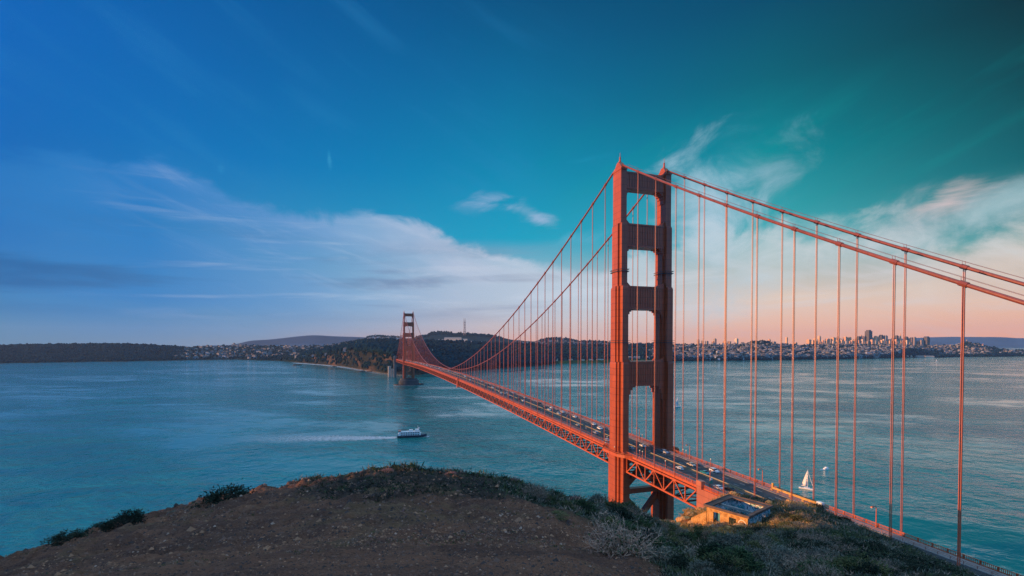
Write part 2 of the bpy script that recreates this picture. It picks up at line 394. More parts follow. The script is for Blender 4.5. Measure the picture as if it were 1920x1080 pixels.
# a valley of bumps between mound and far crest, then the back of the hill, closing the circle
backchain = [(0.7,129.35),(6,128.6),(14,127.5),(26,126),(45,123),(70,118),(130,100),(200,75),(330,40)]
TH = [TH[0]-1.4, TH[0]-.5]+TH+[TH[-1]+.5, TH[-1]+1.4]; CH = np.concatenate([[backchain]*2, CH, [backchain]*2])
seg = [8, 46, 60, 60, 14, 16, 10, 8]
th_in = np.linspace(math.atan(-1010/F), math.atan(1010/F), 620)
th_all = np.concatenate([np.linspace(TH[0], th_in[0], 70)[:-1], th_in, np.linspace(th_in[-1], TH[-1], 70)[1:]])
def col_interp(th):
    out = np.empty((len(th), 9, 2))
    for k in range(9):
        for c in range(2):
            v = np.interp(th, TH, np.log(CH[:, k, c]) if c == 0 else CH[:, k, c]); out[:, k, c] = np.exp(v) if c == 0 else v
    return out
def smooth_cols(a, n=5):
    k = np.array([1, 2, 3, 2, 1.])[:n]; k /= k.sum(); b = a.copy()
    for i in range(a.shape[1]):
        for c in range(2):
            b[:, i, c] = np.convolve(np.pad(a[:, i, c], 2, mode='edge'), k, 'valid')
    return b
C9 = smooth_cols(smooth_cols(col_interp(th_all)))
def segpts(C):
    """C (n,9,2) -> (n, K) r and z by monotone cubic-ish interpolation"""
    rs, zs = [], []
    r0 = C[:, :, 0]; z = C[:, :, 1]
    d = (z[:, 1:]-z[:, :-1])/(r0[:, 1:]-r0[:, :-1]); mk = np.zeros_like(z)
    same = d[:, 1:]*d[:, :-1] > 0
    mk[:, 1:-1] = np.where(same, 2*d[:, 1:]*d[:, :-1]/(d[:, 1:]+d[:, :-1]+1e-12), 0); mk[:, 0] = d[:, 0]; mk[:, -1] = d[:, -1]
    for s_, n in enumerate(seg):
        a0, a1 = r0[:, s_], r0[:, s_+1]; h = a1-a0
        for q in range(n + (1 if s_ == len(seg)-1 else 0)):
            r_ = a0*(a1/a0)**(q/n); u = (r_-a0)/h
            rs.append(r_)
            h00 = 2*u**3-3*u**2+1; h10 = u**3-2*u**2+u; h01 = -2*u**3+3*u**2; h11 = u**3-u**2
            zs.append(h00*z[:, s_]+h10*h*mk[:, s_]+h01*z[:, s_+1]+h11*h*mk[:, s_+1])
    return np.array(rs).T, np.array(zs).T
RR, ZZ = segpts(C9)
def world_polar(th, r):
    a = th+YAW; return CAM[0]+r*np.sin(a), CAM[1]+r*np.cos(a)
def hill_height(x, y):
    """higher ground left of and behind the viewpoint; its shade lies over the viewpoint"""
    prof = np.interp(y, [-700,-420,-240,-205,-190,-182,-172,-150,-135,-118,-103,-95,-85,-62,-52], [60,130,152,150,143,137,129,120,115,107,103,98,90,50,-20])
    prof = prof+1.2*vnoise(x*.03, y*.03)
    return prof-.62*np.abs(x+250)
def roughen(x, y, r):
    return vnoise(x*.9, y*.9, 4)*np.clip(.017*r, .05, .55)+vnoise(x*3.1, y*3.1, 3)*np.clip(.006*r, .03, .12)+vnoise(x*.16+9, y*.16, 3)*np.clip(.012*r, 0, .6)
XX, YY = world_polar(th_all[:, None], RR)
ZG = ZZ+roughen(XX, YY, RR)
_k = at_d(1293, 975, 106)
ZG = ZG+2.3*np.exp(-(((XX-_k[0])**2+(YY-_k[1])**2)/4.6**2))*(1+.25*vnoise(XX*.7, YY*.7, 3))
hh = hill_height(XX, YY); hot = (th_all[:, None] < math.atan(-1100/F)) | (th_all[:, None] > 1.6)
ZG = np.where(hot & (RR > 30), np.maximum(ZG, hh), ZG)
PXG = 960+F*np.tan(np.clip(th_all, -1.3, 1.3))[:, None]+0*RR
ROWG = HORIZ+F*(CAM[2]-ZG)/np.maximum(RR*np.cos(th_all)[:, None], .5)
# ground cover: scrub on the right-hand slope and along the crest, bare soil on the mound
nzc = vnoise(XX*.12, YY*.12, 4)
bound = np.interp(ROWG[:, :], [880, 940, 975, 1010, 1080], [640, 990, 1060, 1130, 1205])
cover = np.clip((PXG-bound)/70+nzc*.9, 0, 1)
depth = RR*np.cos(th_all)[:, None]
crestZ = np.interp(th_all, TH, CH[:, 4, 0])[:, None]
midZ = np.interp(th_all, TH, CH[:, 3, 0])[:, None]
cover = np.maximum(cover, np.clip((RR-midZ*1.05)/(midZ*.25), 0, 1)*np.clip((PXG-660)/90, 0, 1)*np.clip(.75+nzc, 0, 1))
cover = np.maximum(cover, np.clip((RR/crestZ-.97)*30, 0, 1)*np.clip(.35+1.6*vnoise(XX*.25+4, YY*.25, 3), 0, 1))
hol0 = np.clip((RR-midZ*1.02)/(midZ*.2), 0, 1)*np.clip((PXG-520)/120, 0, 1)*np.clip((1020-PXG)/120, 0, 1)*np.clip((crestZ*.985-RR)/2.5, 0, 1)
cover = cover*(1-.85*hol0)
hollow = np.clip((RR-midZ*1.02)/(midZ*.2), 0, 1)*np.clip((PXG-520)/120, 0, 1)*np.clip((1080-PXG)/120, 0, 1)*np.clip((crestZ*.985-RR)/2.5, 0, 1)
dry = np.clip(1-np.abs(PXG-1325)/75, 0, 1)*np.clip((RR-85)/10, 0, 1)
dry = np.clip(dry*1.9, 0, 1)
dry = np.maximum(dry, np.clip((RR-crestZ*1.02)/6, 0, 1)*np.clip((PXG-1235)/40, 0, 1)*.8)
dry = np.maximum(dry, np.clip(1-np.abs(PXG-1500)/45, 0, 1)*np.clip((RR-118)/6, 0, 1))
m, tt, b = material('headland_ground')
geo = tt.n('ShaderNodeNewGeometry').outputs['Position']
acov = tt.n('ShaderNodeAttribute', attribute_name='cover').outputs['Fac']; adry = tt.n('ShaderNodeAttribute', attribute_name='dry').outputs['Fac']
n1 = tt.noise(geo, .35, 6, .65); n2 = tt.noise(geo, 3.0, 6, .7); n3 = tt.noise(geo, 14.0, 4, .7)
soil = tt.mix(tt.mapr(n1, .35, .68), (.15,.070,.048), (.32,.140,.080))
soil = tt.mix(tt.mapr(n2, .52, .72, 0, .8), soil, (.38,.19,.115)); soil = tt.mix(tt.mapr(n3, .50, .30, 0, .9), soil, (.026,.019,.018))
scrub = tt.mix(tt.mapr(n2, .35, .65), (.016,.024,.016), (.06,.068,.042)); scrub = tt.mix(tt.mapr(n1, .52, .7, 0, .7), scrub, (.10,.085,.065))
dryc = tt.mix(tt.mapr(n2, .35, .65), (.44,.20,.05), (.70,.36,.10)); dryc = tt.mix(tt.mapr(n3, .45, .3, 0, .6), dryc, (.08,.05,.02))
ahe = tt.n('ShaderNodeAttribute', attribute_name='heath_shade').outputs['Fac']
soil = tt.mix(tt.math('MULTIPLY', ahe, .85), soil, tt.mix(tt.mapr(n2, .35, .65), (.018,.02,.02), (.05,.048,.04)))  # hollow darkened for low plants and for painted shade
turf = tt.noise(geo, .16, 5, .65, .8)
soil = tt.mix(tt.mapr(turf, .54, .66, 0, .5), soil, tt.mix(tt.mapr(n2, .35, .65), (.17,.10,.05), (.34,.20,.10)))
c = tt.mix(acov, soil, scrub); c = tt.mix(adry, c, dryc)
m.node_tree.links.new(c, b.inputs['Base Color']); b.inputs['Roughness'].default_value = .95; b.inputs['Specular IOR Level'].default_value = .2
hgt = tt.math('ADD', tt.math('MULTIPLY', n2, .6), tt.math('MULTIPLY', n3, .35))
bp = tt.n('ShaderNodeBump', inp={'Height': hgt, 'Strength': 1.0, 'Distance': .35}); m.node_tree.links.new(bp.outputs[0], b.inputs['Normal'])
M['ground'] = m
VG = np.stack([XX, YY, ZG], -1)
me = grid_mesh('ground', VG, M['ground']); vattr(me, 'cover', cover); vattr(me, 'dry', dry); vattr(me, 'heath_shade', np.clip(hollow*(1.1+.8*nzc), 0, 1))
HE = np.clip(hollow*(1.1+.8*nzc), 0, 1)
ground = bpy.data.objects.new('ground', me); COL.objects.link(ground)
tag(ground, 'bare brown headland slope in the foreground with scrub on its right side', 'ground', kind='structure')
def near_cell(px, frac=None, row=None):
    """grid cell of the near ground under a photo column at a row (nearest visible)"""
    i = int(np.argmin(np.abs(PXG[70:-70, 0]-px)))+70
    k = sum(seg[:4])
    j = int(np.argmin(np.abs(ROWG[i, seg[0]:k]-row)))+seg[0]
    return i, j
def near_pt(px, row):
    i, j = near_cell(px, row=row); return VG[i, j]
def ground_z(x, y):
    dx, dy = x-CAM[0], y-CAM[1]; th = math.atan2(dx, dy)-YAW; r = math.hypot(dx, dy)
    i = int(np.argmin(np.abs(th_all-th))); return float(np.interp(r, RR[i], ZG[i]))

# ------------------------------------------------------------------ water
m, tt, b = material('sea_water'); geo = tt.n('ShaderNodeNewGeometry').outputs['Position']
sg = tt.n('ShaderNodeSeparateXYZ', inp={0: geo}); cy_, sy_ = math.cos(YAW+.12), math.sin(YAW+.12)
uw = tt.math('SUBTRACT', tt.math('MULTIPLY', sg.outputs[0], cy_), tt.math('MULTIPLY', sg.outputs[1], sy_)); vw = tt.math('ADD', tt.math('MULTIPLY', sg.outputs[0], sy_), tt.math('MULTIPLY', sg.outputs[1], cy_))
wv = tt.xyz(tt.math('MULTIPLY', uw, .85), vw, 0.0); bv = tt.xyz(tt.math('MULTIPLY', uw, .5), vw, 0.0)
big = tt.noise(bv, .0042, 4, .6, .8); cur = tt.noise(bv, .012, 4, .6, 1.2)
w1 = tt.noise(wv, .024, 3, .5, .4); w2 = tt.noise(wv, .055, 2, .5, .5); w3 = tt.noise(wv, .2, 4, .6, .3)
h = tt.math('ADD', tt.math('MULTIPLY', w1, 2.4), tt.math('ADD', tt.math('MULTIPLY', w2, 1.55), tt.math('MULTIPLY', w3, .68)))
amp = tt.math('ADD', tt.mapr(big, .38, .60, .28, 1.0), tt.mapr(cur, .42, .68, -.2, .35))
bp = tt.n('ShaderNodeBump', inp={'Height': h, 'Strength': amp, 'Distance': 2.6})
m.node_tree.links.new(bp.outputs[0], b.inputs['Normal'])
s = tt.n('ShaderNodeSeparateXYZ', inp={0: geo})
wc = tt.mix(tt.mapr(cur, .38, .66), (.006,.165,.17), (.015,.235,.232))
fleck = tt.math('MULTIPLY', tt.mapr(tt.noise(geo, .09, 6, .75, .8), .70, .74), tt.mapr(big, .4, .6))
wc = tt.mix(tt.math('MULTIPLY', fleck, .55), wc, (.5,.55,.58))
m.node_tree.links.new(wc, b.inputs['Base Color']); b.inputs['Roughness'].default_value = .08; b.inputs['IOR'].default_value = 1.6
M['water'] = m
WS = 17000
me = bpy.data.meshes.new('sea'); me.from_pydata([(-WS,-3000,0),(WS,-3000,0),(WS,WS,0),(-WS,WS,0)], [], [(0,1,2,3)]); me.materials.append(m)
sea = bpy.data.objects.new('sea', me); COL.objects.link(sea); tag(sea, 'teal rippled strait under the bridge', 'sea', kind='structure')

# ------------------------------------------------------------------ far land
m, tt, b = material('far_land'); ca = tt.n('ShaderNodeAttribute', attribute_name='tone').outputs['Color']
geo = tt.n('ShaderNodeNewGeometry').outputs['Position']
c = tt.mix(tt.mapr(tt.noise(geo, .012, 6, .7), .35, .65, 0, .55), ca, (.012,.022,.018))
m.node_tree.links.new(c, b.inputs['Base Color']); b.inputs['Roughness'].default_value = .95; b.inputs['Specular IOR Level'].default_value = .1
bp = tt.n('ShaderNodeBump', inp={'Height': tt.noise(geo, .03, 6, .7), 'Strength': 1.0, 'Distance': 18.0}); m.node_tree.links.new(bp.outputs[0], b.inputs['Normal'])
M['farland'] = m
# column: shore row, then (row, depth) x3, last = crest
LAND = {-700: (686,(665,3600),(652,4000),(640,4400)), -200: (683,(665,3600),(652,3950),(642,4300)), 0: (681.5,(668,3650),(658,3850),(649,4100)),
 60: (680.5,(667,3700),(657,3900),(648.5,4150)), 110: (679.5,(666,3750),(656,3950),(647,4200)), 180: (678.5,(665,3800),(656,4000),(646,4250)),
 230: (678,(665,3800),(656,4000),(646.5,4250)), 300: (676.5,(666,3900),(656,4100),(649.5,4400)), 330: (676,(667,3900),(658,4200),(650.5,4600)),
 400: (675,(667,4000),(658,4400),(650,4900)), 440: (674.5,(667,4000),(657,4500),(647.5,5200)), 520: (676.5,(668,3700),(658,4400),(648,5200)),
 560: (680,(668,3050),(658,4200),(648.5,5000)), 606: (684,(661,2900),(656,3700),(648.5,4600)), 645: (687.5,(655.5,2600),(650,3200),(645.5,4200)),
 690: (696,(657,2280),(648,2800),(639.5,3800)), 735: (703,(663,2020),(650,2600),(638.5,3800)), 770: (704,(664,2020),(650,2600),(639,3800)),
 820: (699,(672,2250),(655,2900),(640.5,3900)), 870: (697,(674,2350),(657,3000),(642,4000)), 930: (692,(675,2500),(659,3200),(645,4200)),
 985: (687.5,(674,2700),(660,3400),(646,4300)), 1050: (682,(674,3000),(658,3700),(647,4600)), 1150: (679.5,(672,3100),(658,3900),(648,4700)),
 1210: (678.5,(670,3300),(656,4000),(646,4800)), 1266: (677.5,(667,3500),(656,4200),(646,5000)), 1340: (676.5,(667,3500),(656,4200),(646,5000)),
 1380: (676,(667,3500),(656,4200),(645.5,5000)), 1425: (675.5,(667,3550),(656,4250),(642,4900)), 1480: (675,(667,3600),(656,4300),(646.5,5000)),
 1530: (674,(666,3700),(656,4400),(646,5200)), 1600: (673,(665,3800),(656,4500),(645.5,5300)), 1660: (671.5,(664,3900),(655,4500),(645.5,5400)),
 1710: (670.5,(656,4600),(651,5000),(647.5,5600)), 1760: (670.5,(664,4500),(655,5000),(648.5,5700)), 1790: (669.5,(664,4600),(655,5100),(647.5,5700)),
 1812: (669,(664,4600),(654,5100),(643,5600)), 1838: (668.8,(664,4600),(655,5100),(646,5500)), 1860: (668.6,(663,4650),(657,5000),(652,5300)),
 1890: (668.5,(664,4700),(660,4900),(657,5100)), 1930: (668.5,(665,4700),(661,4900),(658.5,5100)), 2300: (669,(665,4700),(661,4900),(658,5100)), 2700: (671,(665,4700),(661,4900),(658,5100))}
def far_grid(tab, step, segs, jag=0.0, nseed=0.0, jitter=1.0, shn=.5, sm=0):
    kern = np.hanning(2*sm+3); kern /= kern.sum(); smo = lambda a: np.convolve(np.pad(a, sm+1, mode='edge'), kern, 'valid') if sm else a
    ks = sorted(tab); px = np.arange(ks[0], ks[-1]+1, step).astype(float); n = len(ks[0:1]) and len(tab[ks[0]])-1
    sh = np.interp(px, ks, [tab[k][0] for k in ks]); sh = smo(sh)+vnoise(px*.06+nseed, 0*px, 3)*shn
    Zs = CAM[2]/((sh-HORIZ)/F)
    P = [(Zs*.985, 0*px-6), (Zs, 0*px+.5)]
    for q in range(n):
        row = np.interp(px, ks, [tab[k][1+q][0] for k in ks]); Zd = smo(np.interp(px, ks, [tab[k][1+q][1] for k in ks])); row = smo(row)
        if q == n-1 and jag: row = row+vnoise(px*.16+nseed, 0*px+3, 4)*jag
        Zd = np.maximum(Zd, Zs*1.02+q*30)
        P.append((Zd, CAM[2]-(row-HORIZ)/F*Zd))
    Zl, zl = P[-1]; P.append((Zl*1.08, zl-25)); P.append((Zl*1.35, 0*zl-8))
    rows = []; tvals = []
    for i in range(len(P)-1):
        for q in range(segs[i]+(1 if i == len(P)-2 else 0)):
            u = q/segs[i]; rows.append((P[i][0]*(1-u)+P[i+1][0]*u, P[i][1]*(1-u)+P[i+1][1]*u)); tvals.append(i+u)
    D = np.array([r_[0] for r_ in rows]).T; H = np.array([r_[1] for r_ in rows]).T
    A = (px-960)/F; c, s_ = math.cos(YAW), math.sin(YAW)
    x = CAM[0]+D*(A[:, None]*c+s_); y = CAM[1]+D*(-A[:, None]*s_+c)
    tv = np.array(tvals)[None, :]+0*D
    H = H+np.where((tv > 1.05), vnoise(x*.004+nseed, y*.004, 4)*7*jitter*np.minimum(1, (tv-1)*2), 0)
    return px, np.stack([x, y, H], -1), tv
pxL, VL, tL = far_grid(LAND, 2.0, [2, 22, 14, 14, 3, 4], jag=.8, jitter=.8)
Pc = pxL[:, None]+0*tL; wc_ = np.clip((Pc-540)/50, 0, 1)*np.clip((800-Pc)/30, 0, 1)*np.clip(np.sin(np.clip(tL-1, 0, 1)*math.pi), 0, 1)
VL[..., 2] += wc_*(vnoise(Pc*.07+tL*2.2, tL*2.0-Pc*.02, 4)*16+vnoise(Pc*.3, tL*9, 3)*5)
FOREST = np.array((.008,.028,.038)); CITYG = np.array((.085,.09,.095)); CLIFF = np.array((.17,.10,.075)); GRASS = np.array((.06,.10,.035)); SAND = np.array((.34,.31,.27))
def land_tone(px, tv, V):
    P = px[:, None]+0*tv; tone = np.zeros(P.shape+(3,))+FOREST
    nn = vnoise(V[..., 0]*.003, V[..., 1]*.003, 3)
    w = np.clip((P-315)/20, 0, 1)*np.clip((tv-1.35)/.3, 0, 1)*np.clip((690-P)/60, 0, 1)*np.clip((tv-1.2-(P-480)/110), 0, 1)
    tone = tone*(1-w[..., None])+(CITYG*.5)*w[..., None]
    w = np.clip((P-1200)/60+nn, 0, 1)*np.clip((tv-1.55)/.3+nn*.6, 0, 1)
    tone = tone*(1-w[..., None])+CITYG*.55*w[..., None]
    # cliff with pale diagonal gullies
    w = np.clip((P-535)/50, 0, 1)*np.clip((800-P)/30, 0, 1)*np.clip((2.15-tv)/.2, 0, 1)
    tone = tone*(1-.8*w[..., None])+np.array((.030,.028,.027))*.8*w[..., None]
    gul = np.clip(vnoise(P*.075+tv*2.2, tv*1.8-P*.02, 4)*3.2-.35, 0, 1)*.85
    w = np.clip((P-545)/50, 0, 1)*np.clip((800-P)/30, 0, 1)*np.clip((2.05-tv)/.15, 0, 1)*np.clip(gul, 0, 1)
    tone = tone*(1-w[..., None])+CLIFF*w[..., None]
    w = np.clip((P-1035)/15, 0, 1)*np.clip((1260-P)/50, 0, 1)*np.clip((1.75-tv)/.15, 0, 1)
    tone = tone*(1-w[..., None])+GRASS*w[..., None]
    w = .5*np.clip((1.04-tv)/.03, 0, 1)*np.clip((P-540)/20, 0, 1)*np.clip((780-P)/20, 0, 1)
    tone = tone*(1-w[..., None])+SAND*w[..., None]
    dome = np.exp(-((P-1722)/38)**2)*np.exp(-((tv-1.9)/.55)**2)
    w = np.clip(dome*1.6, 0, 1); tone = tone*(1-w[..., None])+(FOREST*.9)*w[..., None]
    return tone
me = grid_mesh('coast', VL, M['farland']); vcol(me, 'tone', land_tone(pxL, tL, VL))
coast = bpy.data.objects.new('coast', me); COL.objects.link(coast)
tag(coast, 'wooded far shore with cliffs and city slopes across the water', 'shore', kind='structure')
def far_pt(px, tt_, V=None, pxa=None, ta=None):
    V = VL if V is None else V; pxa = pxL if pxa is None else pxa; ta = tL if ta is None else ta
    i = (px-pxa[0])/(pxa[1]-pxa[0]); i0 = int(max(0, min(len(pxa)-2, math.floor(i)))); fi = i-i0
    row = ta[0]; a = V[i0]*(1-fi)+V[i0+1]*fi
    return np.array([np.interp(tt_, row, a[:, k]) for k in range(3)])
def far_row(px, row, V=None, pxa=None, ta=None):
    """point of the far land seen at a photo column and row"""
    V = VL if V is None else V; pxa = pxL if pxa is None else pxa; ta = tL if ta is None else ta
    i = int(np.argmin(np.abs(pxa-px))); a = V[i]; d = a-CAM; dep = d[:, 0]*math.sin(YAW)+d[:, 1]*math.cos(YAW)
    rws = HORIZ-F*d[:, 2]/dep; k = np.where((ta[0] > 1) & (ta[0] < V.shape[1]))[0]; k = k[ta[0][k] <= ta[0].max()-2]
    return a[k[np.argmin(np.abs(rws[k]-row))]]
HILLS = {640: (660,(646,5000),(641,6200)), 685: (660,(642,5000),(634,6200)), 700: (660,(640,5000),(630,6200)), 745: (660,(640,5000),(632,6200)),
 765: (660,(641,5400),(635,6600)), 790: (660,(638,5600),(629.5,6800)), 815: (660,(636,5600),(622.5,6900)), 830: (660,(636,5600),(621,6900)), 850: (660,(637,5600),(624.5,6900)),
 890: (660,(638,5600),(625.5,6900)), 905: (660,(638,5600),(627,6900)), 925: (660,(639,5600),(629,6800)), 945: (660,(640,5600),(634,6700)), 965: (660,(642,5600),(637.5,6500)),
 1000: (660,(645,5400),(640.5,6200)), 1013: (660,(645,5400),(636.5,6200)), 1030: (660,(645,5400),(633.5,6200)), 1050: (660,(645,5400),(633,6200)), 1070: (660,(645,5400),(636.5,6200)),
 1085: (660,(647,5400),(640,6200)), 1105: (660,(647,5400),(639.5,6200)), 1130: (660,(647,5400),(640.5,6200)), 1160: (660,(649,5400),(644,6200)), 1230: (660,(649,5400),(644,6200)), 1320: (660,(650,5400),(650,6200))}
pxH, VH, tH = far_grid(HILLS, 3.0, [1, 2, 10, 3, 3], jag=.7, nseed=31, jitter=.6, shn=0, sm=2)
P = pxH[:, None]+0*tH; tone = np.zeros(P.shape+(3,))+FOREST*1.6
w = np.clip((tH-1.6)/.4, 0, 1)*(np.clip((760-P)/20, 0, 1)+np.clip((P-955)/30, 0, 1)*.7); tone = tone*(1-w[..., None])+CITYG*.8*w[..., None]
me = grid_mesh('hills', VH, M['farland']); vcol(me, 'tone', tone)
o = bpy.data.objects.new('hills', me); COL.objects.link(o); tag(o, 'hazy city hills behind the wooded far shore', 'hills', kind='structure')
FAR1 = {380: (655,(652,8000),(648,9000)), 437: (655,(650,8000),(647,9000)), 470: (655,(647,8000),(638,9000)), 498: (655,(647,8000),(637.5,9000)), 525: (655,(646,8000),(634.5,9000)), 559: (655,(645,8000),(630.5,9000)),
 588: (655,(645,8000),(628,9000)), 625: (655,(645,8000),(630.5,9000)), 674: (655,(645,8000),(632,9000)), 720: (655,(645,8000),(634,9000)), 800: (655,(648,8000),(640,9000))}
pxF, VF, tF = far_grid(FAR1, 3.0, [1, 2, 8, 3, 3], jag=.1, nseed=77, jitter=.15, shn=0, sm=8)
M['mount'] = simple('mountain_slope', (.075,.11,.165), 1.0, .12, .0012, spec=.0)  # bluish slope colour has distance haze painted in
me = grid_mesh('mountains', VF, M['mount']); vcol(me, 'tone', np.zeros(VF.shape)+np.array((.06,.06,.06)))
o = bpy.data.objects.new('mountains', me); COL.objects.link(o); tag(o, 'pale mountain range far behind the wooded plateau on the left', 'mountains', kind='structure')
FAR2 = {1560: (652,(649,13000),(641,14000)), 1640: (652,(648,13000),(637,14000)), 1700: (652,(647.5,13000),(634.5,14000)), 1740: (652,(647,13000),(632.5,14000)), 1780: (652,(647,13000),(631.5,14000)), 1850: (652,(647,13000),(632,14000)),
 1880: (652,(647,13000),(632,14000)), 1910: (652,(647,13000),(634.5,14000)), 1990: (652,(647,13000),(633,14000)), 2300: (652,(647,13000),(634,14000)), 2600: (652,(647,13000),(638,14000))}
pxF2, VF2, tF2 = far_grid(FAR2, 4.0, [1, 2, 8, 3, 3], jag=.15, nseed=99, jitter=.2, shn=0, sm=6)
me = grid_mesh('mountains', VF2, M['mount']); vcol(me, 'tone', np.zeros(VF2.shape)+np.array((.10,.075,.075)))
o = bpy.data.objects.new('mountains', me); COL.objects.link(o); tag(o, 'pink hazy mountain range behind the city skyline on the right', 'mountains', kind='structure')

# ------------------------------------------------------------------ bridge
HW = 13.7; PAN = 15.24; TOPZ = 226.5; CLOW = 84.4
def cable_z(y):
    if y < 0:
        q = -y/343; return TOPZ+(60.9-TOPZ)*q-4*7.94*q*(1-q)
    if y > 1280:
        q = (y-1280)/343; return TOPZ+(68-TOPZ)*q-4*8*q*(1-q)
    return CLOW+(TOPZ-CLOW)*((y-640)/640)**2
bridge = empty('suspension_bridge', (0, 0, 0))
tag(bridge, 'long orange suspension bridge with two stepped towers crossing the strait', 'bridge')

# towers
SEC = [(0, 74, [(1.9,7.8),(3.0,4.9),(3.9,3.1)]), (74, 121, [(1.7,7.0),(2.8,4.4),(3.7,2.9)]), (121, 161, [(1.7,6.2),(2.8,3.4),(3.6,1.9)]),
       (161, 194, [(1.7,5.0),(2.7,2.6)]), (194, 222.6, [(1.7,4.1)])]
def step_poly(rects, g=0.0):
    q = []                                                     # first quadrant, from +x axis towards +y
    rs = sorted(rects, key=lambda r_: -r_[0])
    for i, (hx, hy) in enumerate(rs):
        q.append((hx+g, (hy+g)))
        if i+1 < len(rs): q.append((rs[i+1][0]+g, hy+g))
    pts = q+[(-x, y) for x, y in reversed(q)]+[(-x, -y) for x, y in q]+[(x, -y) for x, y in reversed(q)]
    return pts
def leg_mesh():
    mb = MB()
    for z0, z1, rects in SEC:
        po = step_poly(rects); n = len(po)
        top = step_poly(rects, -.28)
        mb.loft([[(x, y, z0) for x, y in po], [(x, y, z1-1.1) for x, y in po], [(x, y, z1) for x, y in top]])
    return mb.mesh('leg', M['orange'])
leg_me = leg_mesh()
def arch_profile(x0, x1, zt, zb, hw, hz, tw):
    """beam polygon in (x, z): flat top with small flares, lower corners with stepped haunches"""
    p = [(x0, zt+tw), (x0+tw*.5, zt+tw*.42), (x0+tw, zt), (x1-tw, zt), (x1-tw*.5, zt+tw*.42), (x1, zt+tw)]
    def haunch(xe, sgn):
        out = []
        st = [(1.0, 0.0), (.62, .06), (.62, .12), (.36, .25), (.36, .32), (.16, .52), (.16, .6), (0.0, 1.0)]
        for a, b_ in st: out.append((xe+sgn*a*hw, zb-b_*hz))
        return out
    p += list(reversed(haunch(x1, -1)))
    p += haunch(x0, 1)
    return p
def strut_mesh(zt, zb, xin, hy, hw, hz, tw):
    mb = MB(); po = arch_profile(-xin, xin, zt, zb, hw, hz, tw)
    # triangulated by strips: beam body and two haunches
    mb.bb(-xin, xin, -hy, hy, zb, zt)
    for sgn in (-1, 1):
        xe = sgn*xin
        st = [(1.0, 0.0), (.66, .05), (.42, .16), (.24, .34), (.11, .58), (0.03, 1.0)]
        for (a0, b0), (a1, b1) in zip(st[:-1], st[1:]):
            mb.bb(*sorted((xe, xe-sgn*a0*hw)), -hy+.15, hy-.15, zb-b1*hz, zb-b0*hz)
        mb.prism([(xe, zt), (xe-sgn*tw, zt), (xe, zt+tw)][::1], 'y', -hy+.2, hy-.2)
    # vertical fluting on both faces
    n = 13; w = (2*xin-4)/n
    for i in range(n):
        xc = -xin+2+w*(i+.5)
        for sy in (-1, 1): mb.box((xc, sy*(hy+.11), (zt+zb)/2), (w*.45, .22, (zt-zb)*.78))
    for sy in (-1, 1):
        mb.box((0, sy*(hy+.14), zt-.45), (2*xin-.6, .28, .9)); mb.box((0, sy*(hy+.14), zb+.45), (2*xin-.6, .28, .9))
    return mb.mesh('cross_strut', M['orange'])
STR = [(221.5, 212.6, 12.0, 2.9, 4.2, 6.0, 1.2), (194.2, 182.0, 12.0, 3.4, 4.4, 6.5, 2.4), (161.2, 148.8, 11.7, 3.9, 4.6, 7.5, 2.4), (121.2, 108.0, 11.4, 4.6, 4.8, 13.0, 2.0)]
strut_mes = [strut_mesh(*a) for a in STR]
def saddle_mesh():
    mb = MB()
    mb.bb(-1.9, 1.9, -4.3, 4.3, 222.0, 222.9)
    mb.prism([(-4.0, 222.9), (4.0, 222.9), (3.3, 223.7), (1.9, 225.6), (.8, 226.7), (-.8, 226.7), (-1.9, 225.6), (-3.3, 223.7)], 'x', -1.3, 1.3)
    return mb.mesh('saddle_housing', M['orange'])
def finial_mesh():
    mb = MB(); mb.tube([(0,0,226.6), (0,0,227.5)], [.75, .7], 10); mb.tube([(0,0,227.5), (0,0,229.3)], [.5, .42], 10); mb.tube([(0,0,229.3), (0,0,229.8)], [.6, .25], 10)
    mb.tube([(0,0,229.7), (0,0,232.0)], .1, 5); mb.tube([(.45,0,229.4), (.45,0,231.2)], .06, 4)
    return mb.mesh('beacon', M['orange2'])
def gallery_mesh(z, rects):
    mb = MB(); po = step_poly(rects, .75); mb.prism(po, 'z', z, z+.3); po2 = step_poly(rects, .8)
    pts = [(x, y, z+1.25) for x, y in po2]
    for a, b_ in zip(pts, pts[1:]+pts[:1]): mb.bar(a, b_, .12, .18)
    return mb.mesh('service_gallery', M['dark'])
saddle_me, finial_me = saddle_mesh(), finial_mesh()
gal_mes = [gallery_mesh(168.5, SEC[3][2]), gallery_mesh(131.0, SEC[2][2])]
def brace_mesh(p, q, w=2.5, h=2.6):
    return MB().bar(p, q, w, h).mesh('brace', M['orange'])
brace_mes = [MB().bb(-10.9, 10.9, -1.6, 1.6, 49.6, 52.2).mesh('brace', M['orange']), brace_mesh((-11, 0, 52.5), (11, 0, 73)), brace_mesh((11, .1, 52.5), (-11, .1, 73)),
             brace_mesh((-11, 0, 24), (11, 0, 49)), brace_mesh((11, .1, 24), (-11, .1, 49)), MB().bb(-10.9, 10.9, -1.7, 1.7, 20, 23).mesh('brace', M['orange'])]
def sub(name, me, parent, loc=(0,0,0), label=None):
    o = bpy.data.objects.new(name, me); COL.objects.link(o); o.parent = parent; o.location = loc
    if label: o['label'] = label
    return o
tower_n = empty('tower', (0, -.6, 0), parent=bridge); tower_n['label'] = 'near orange tower rising beside the headland'
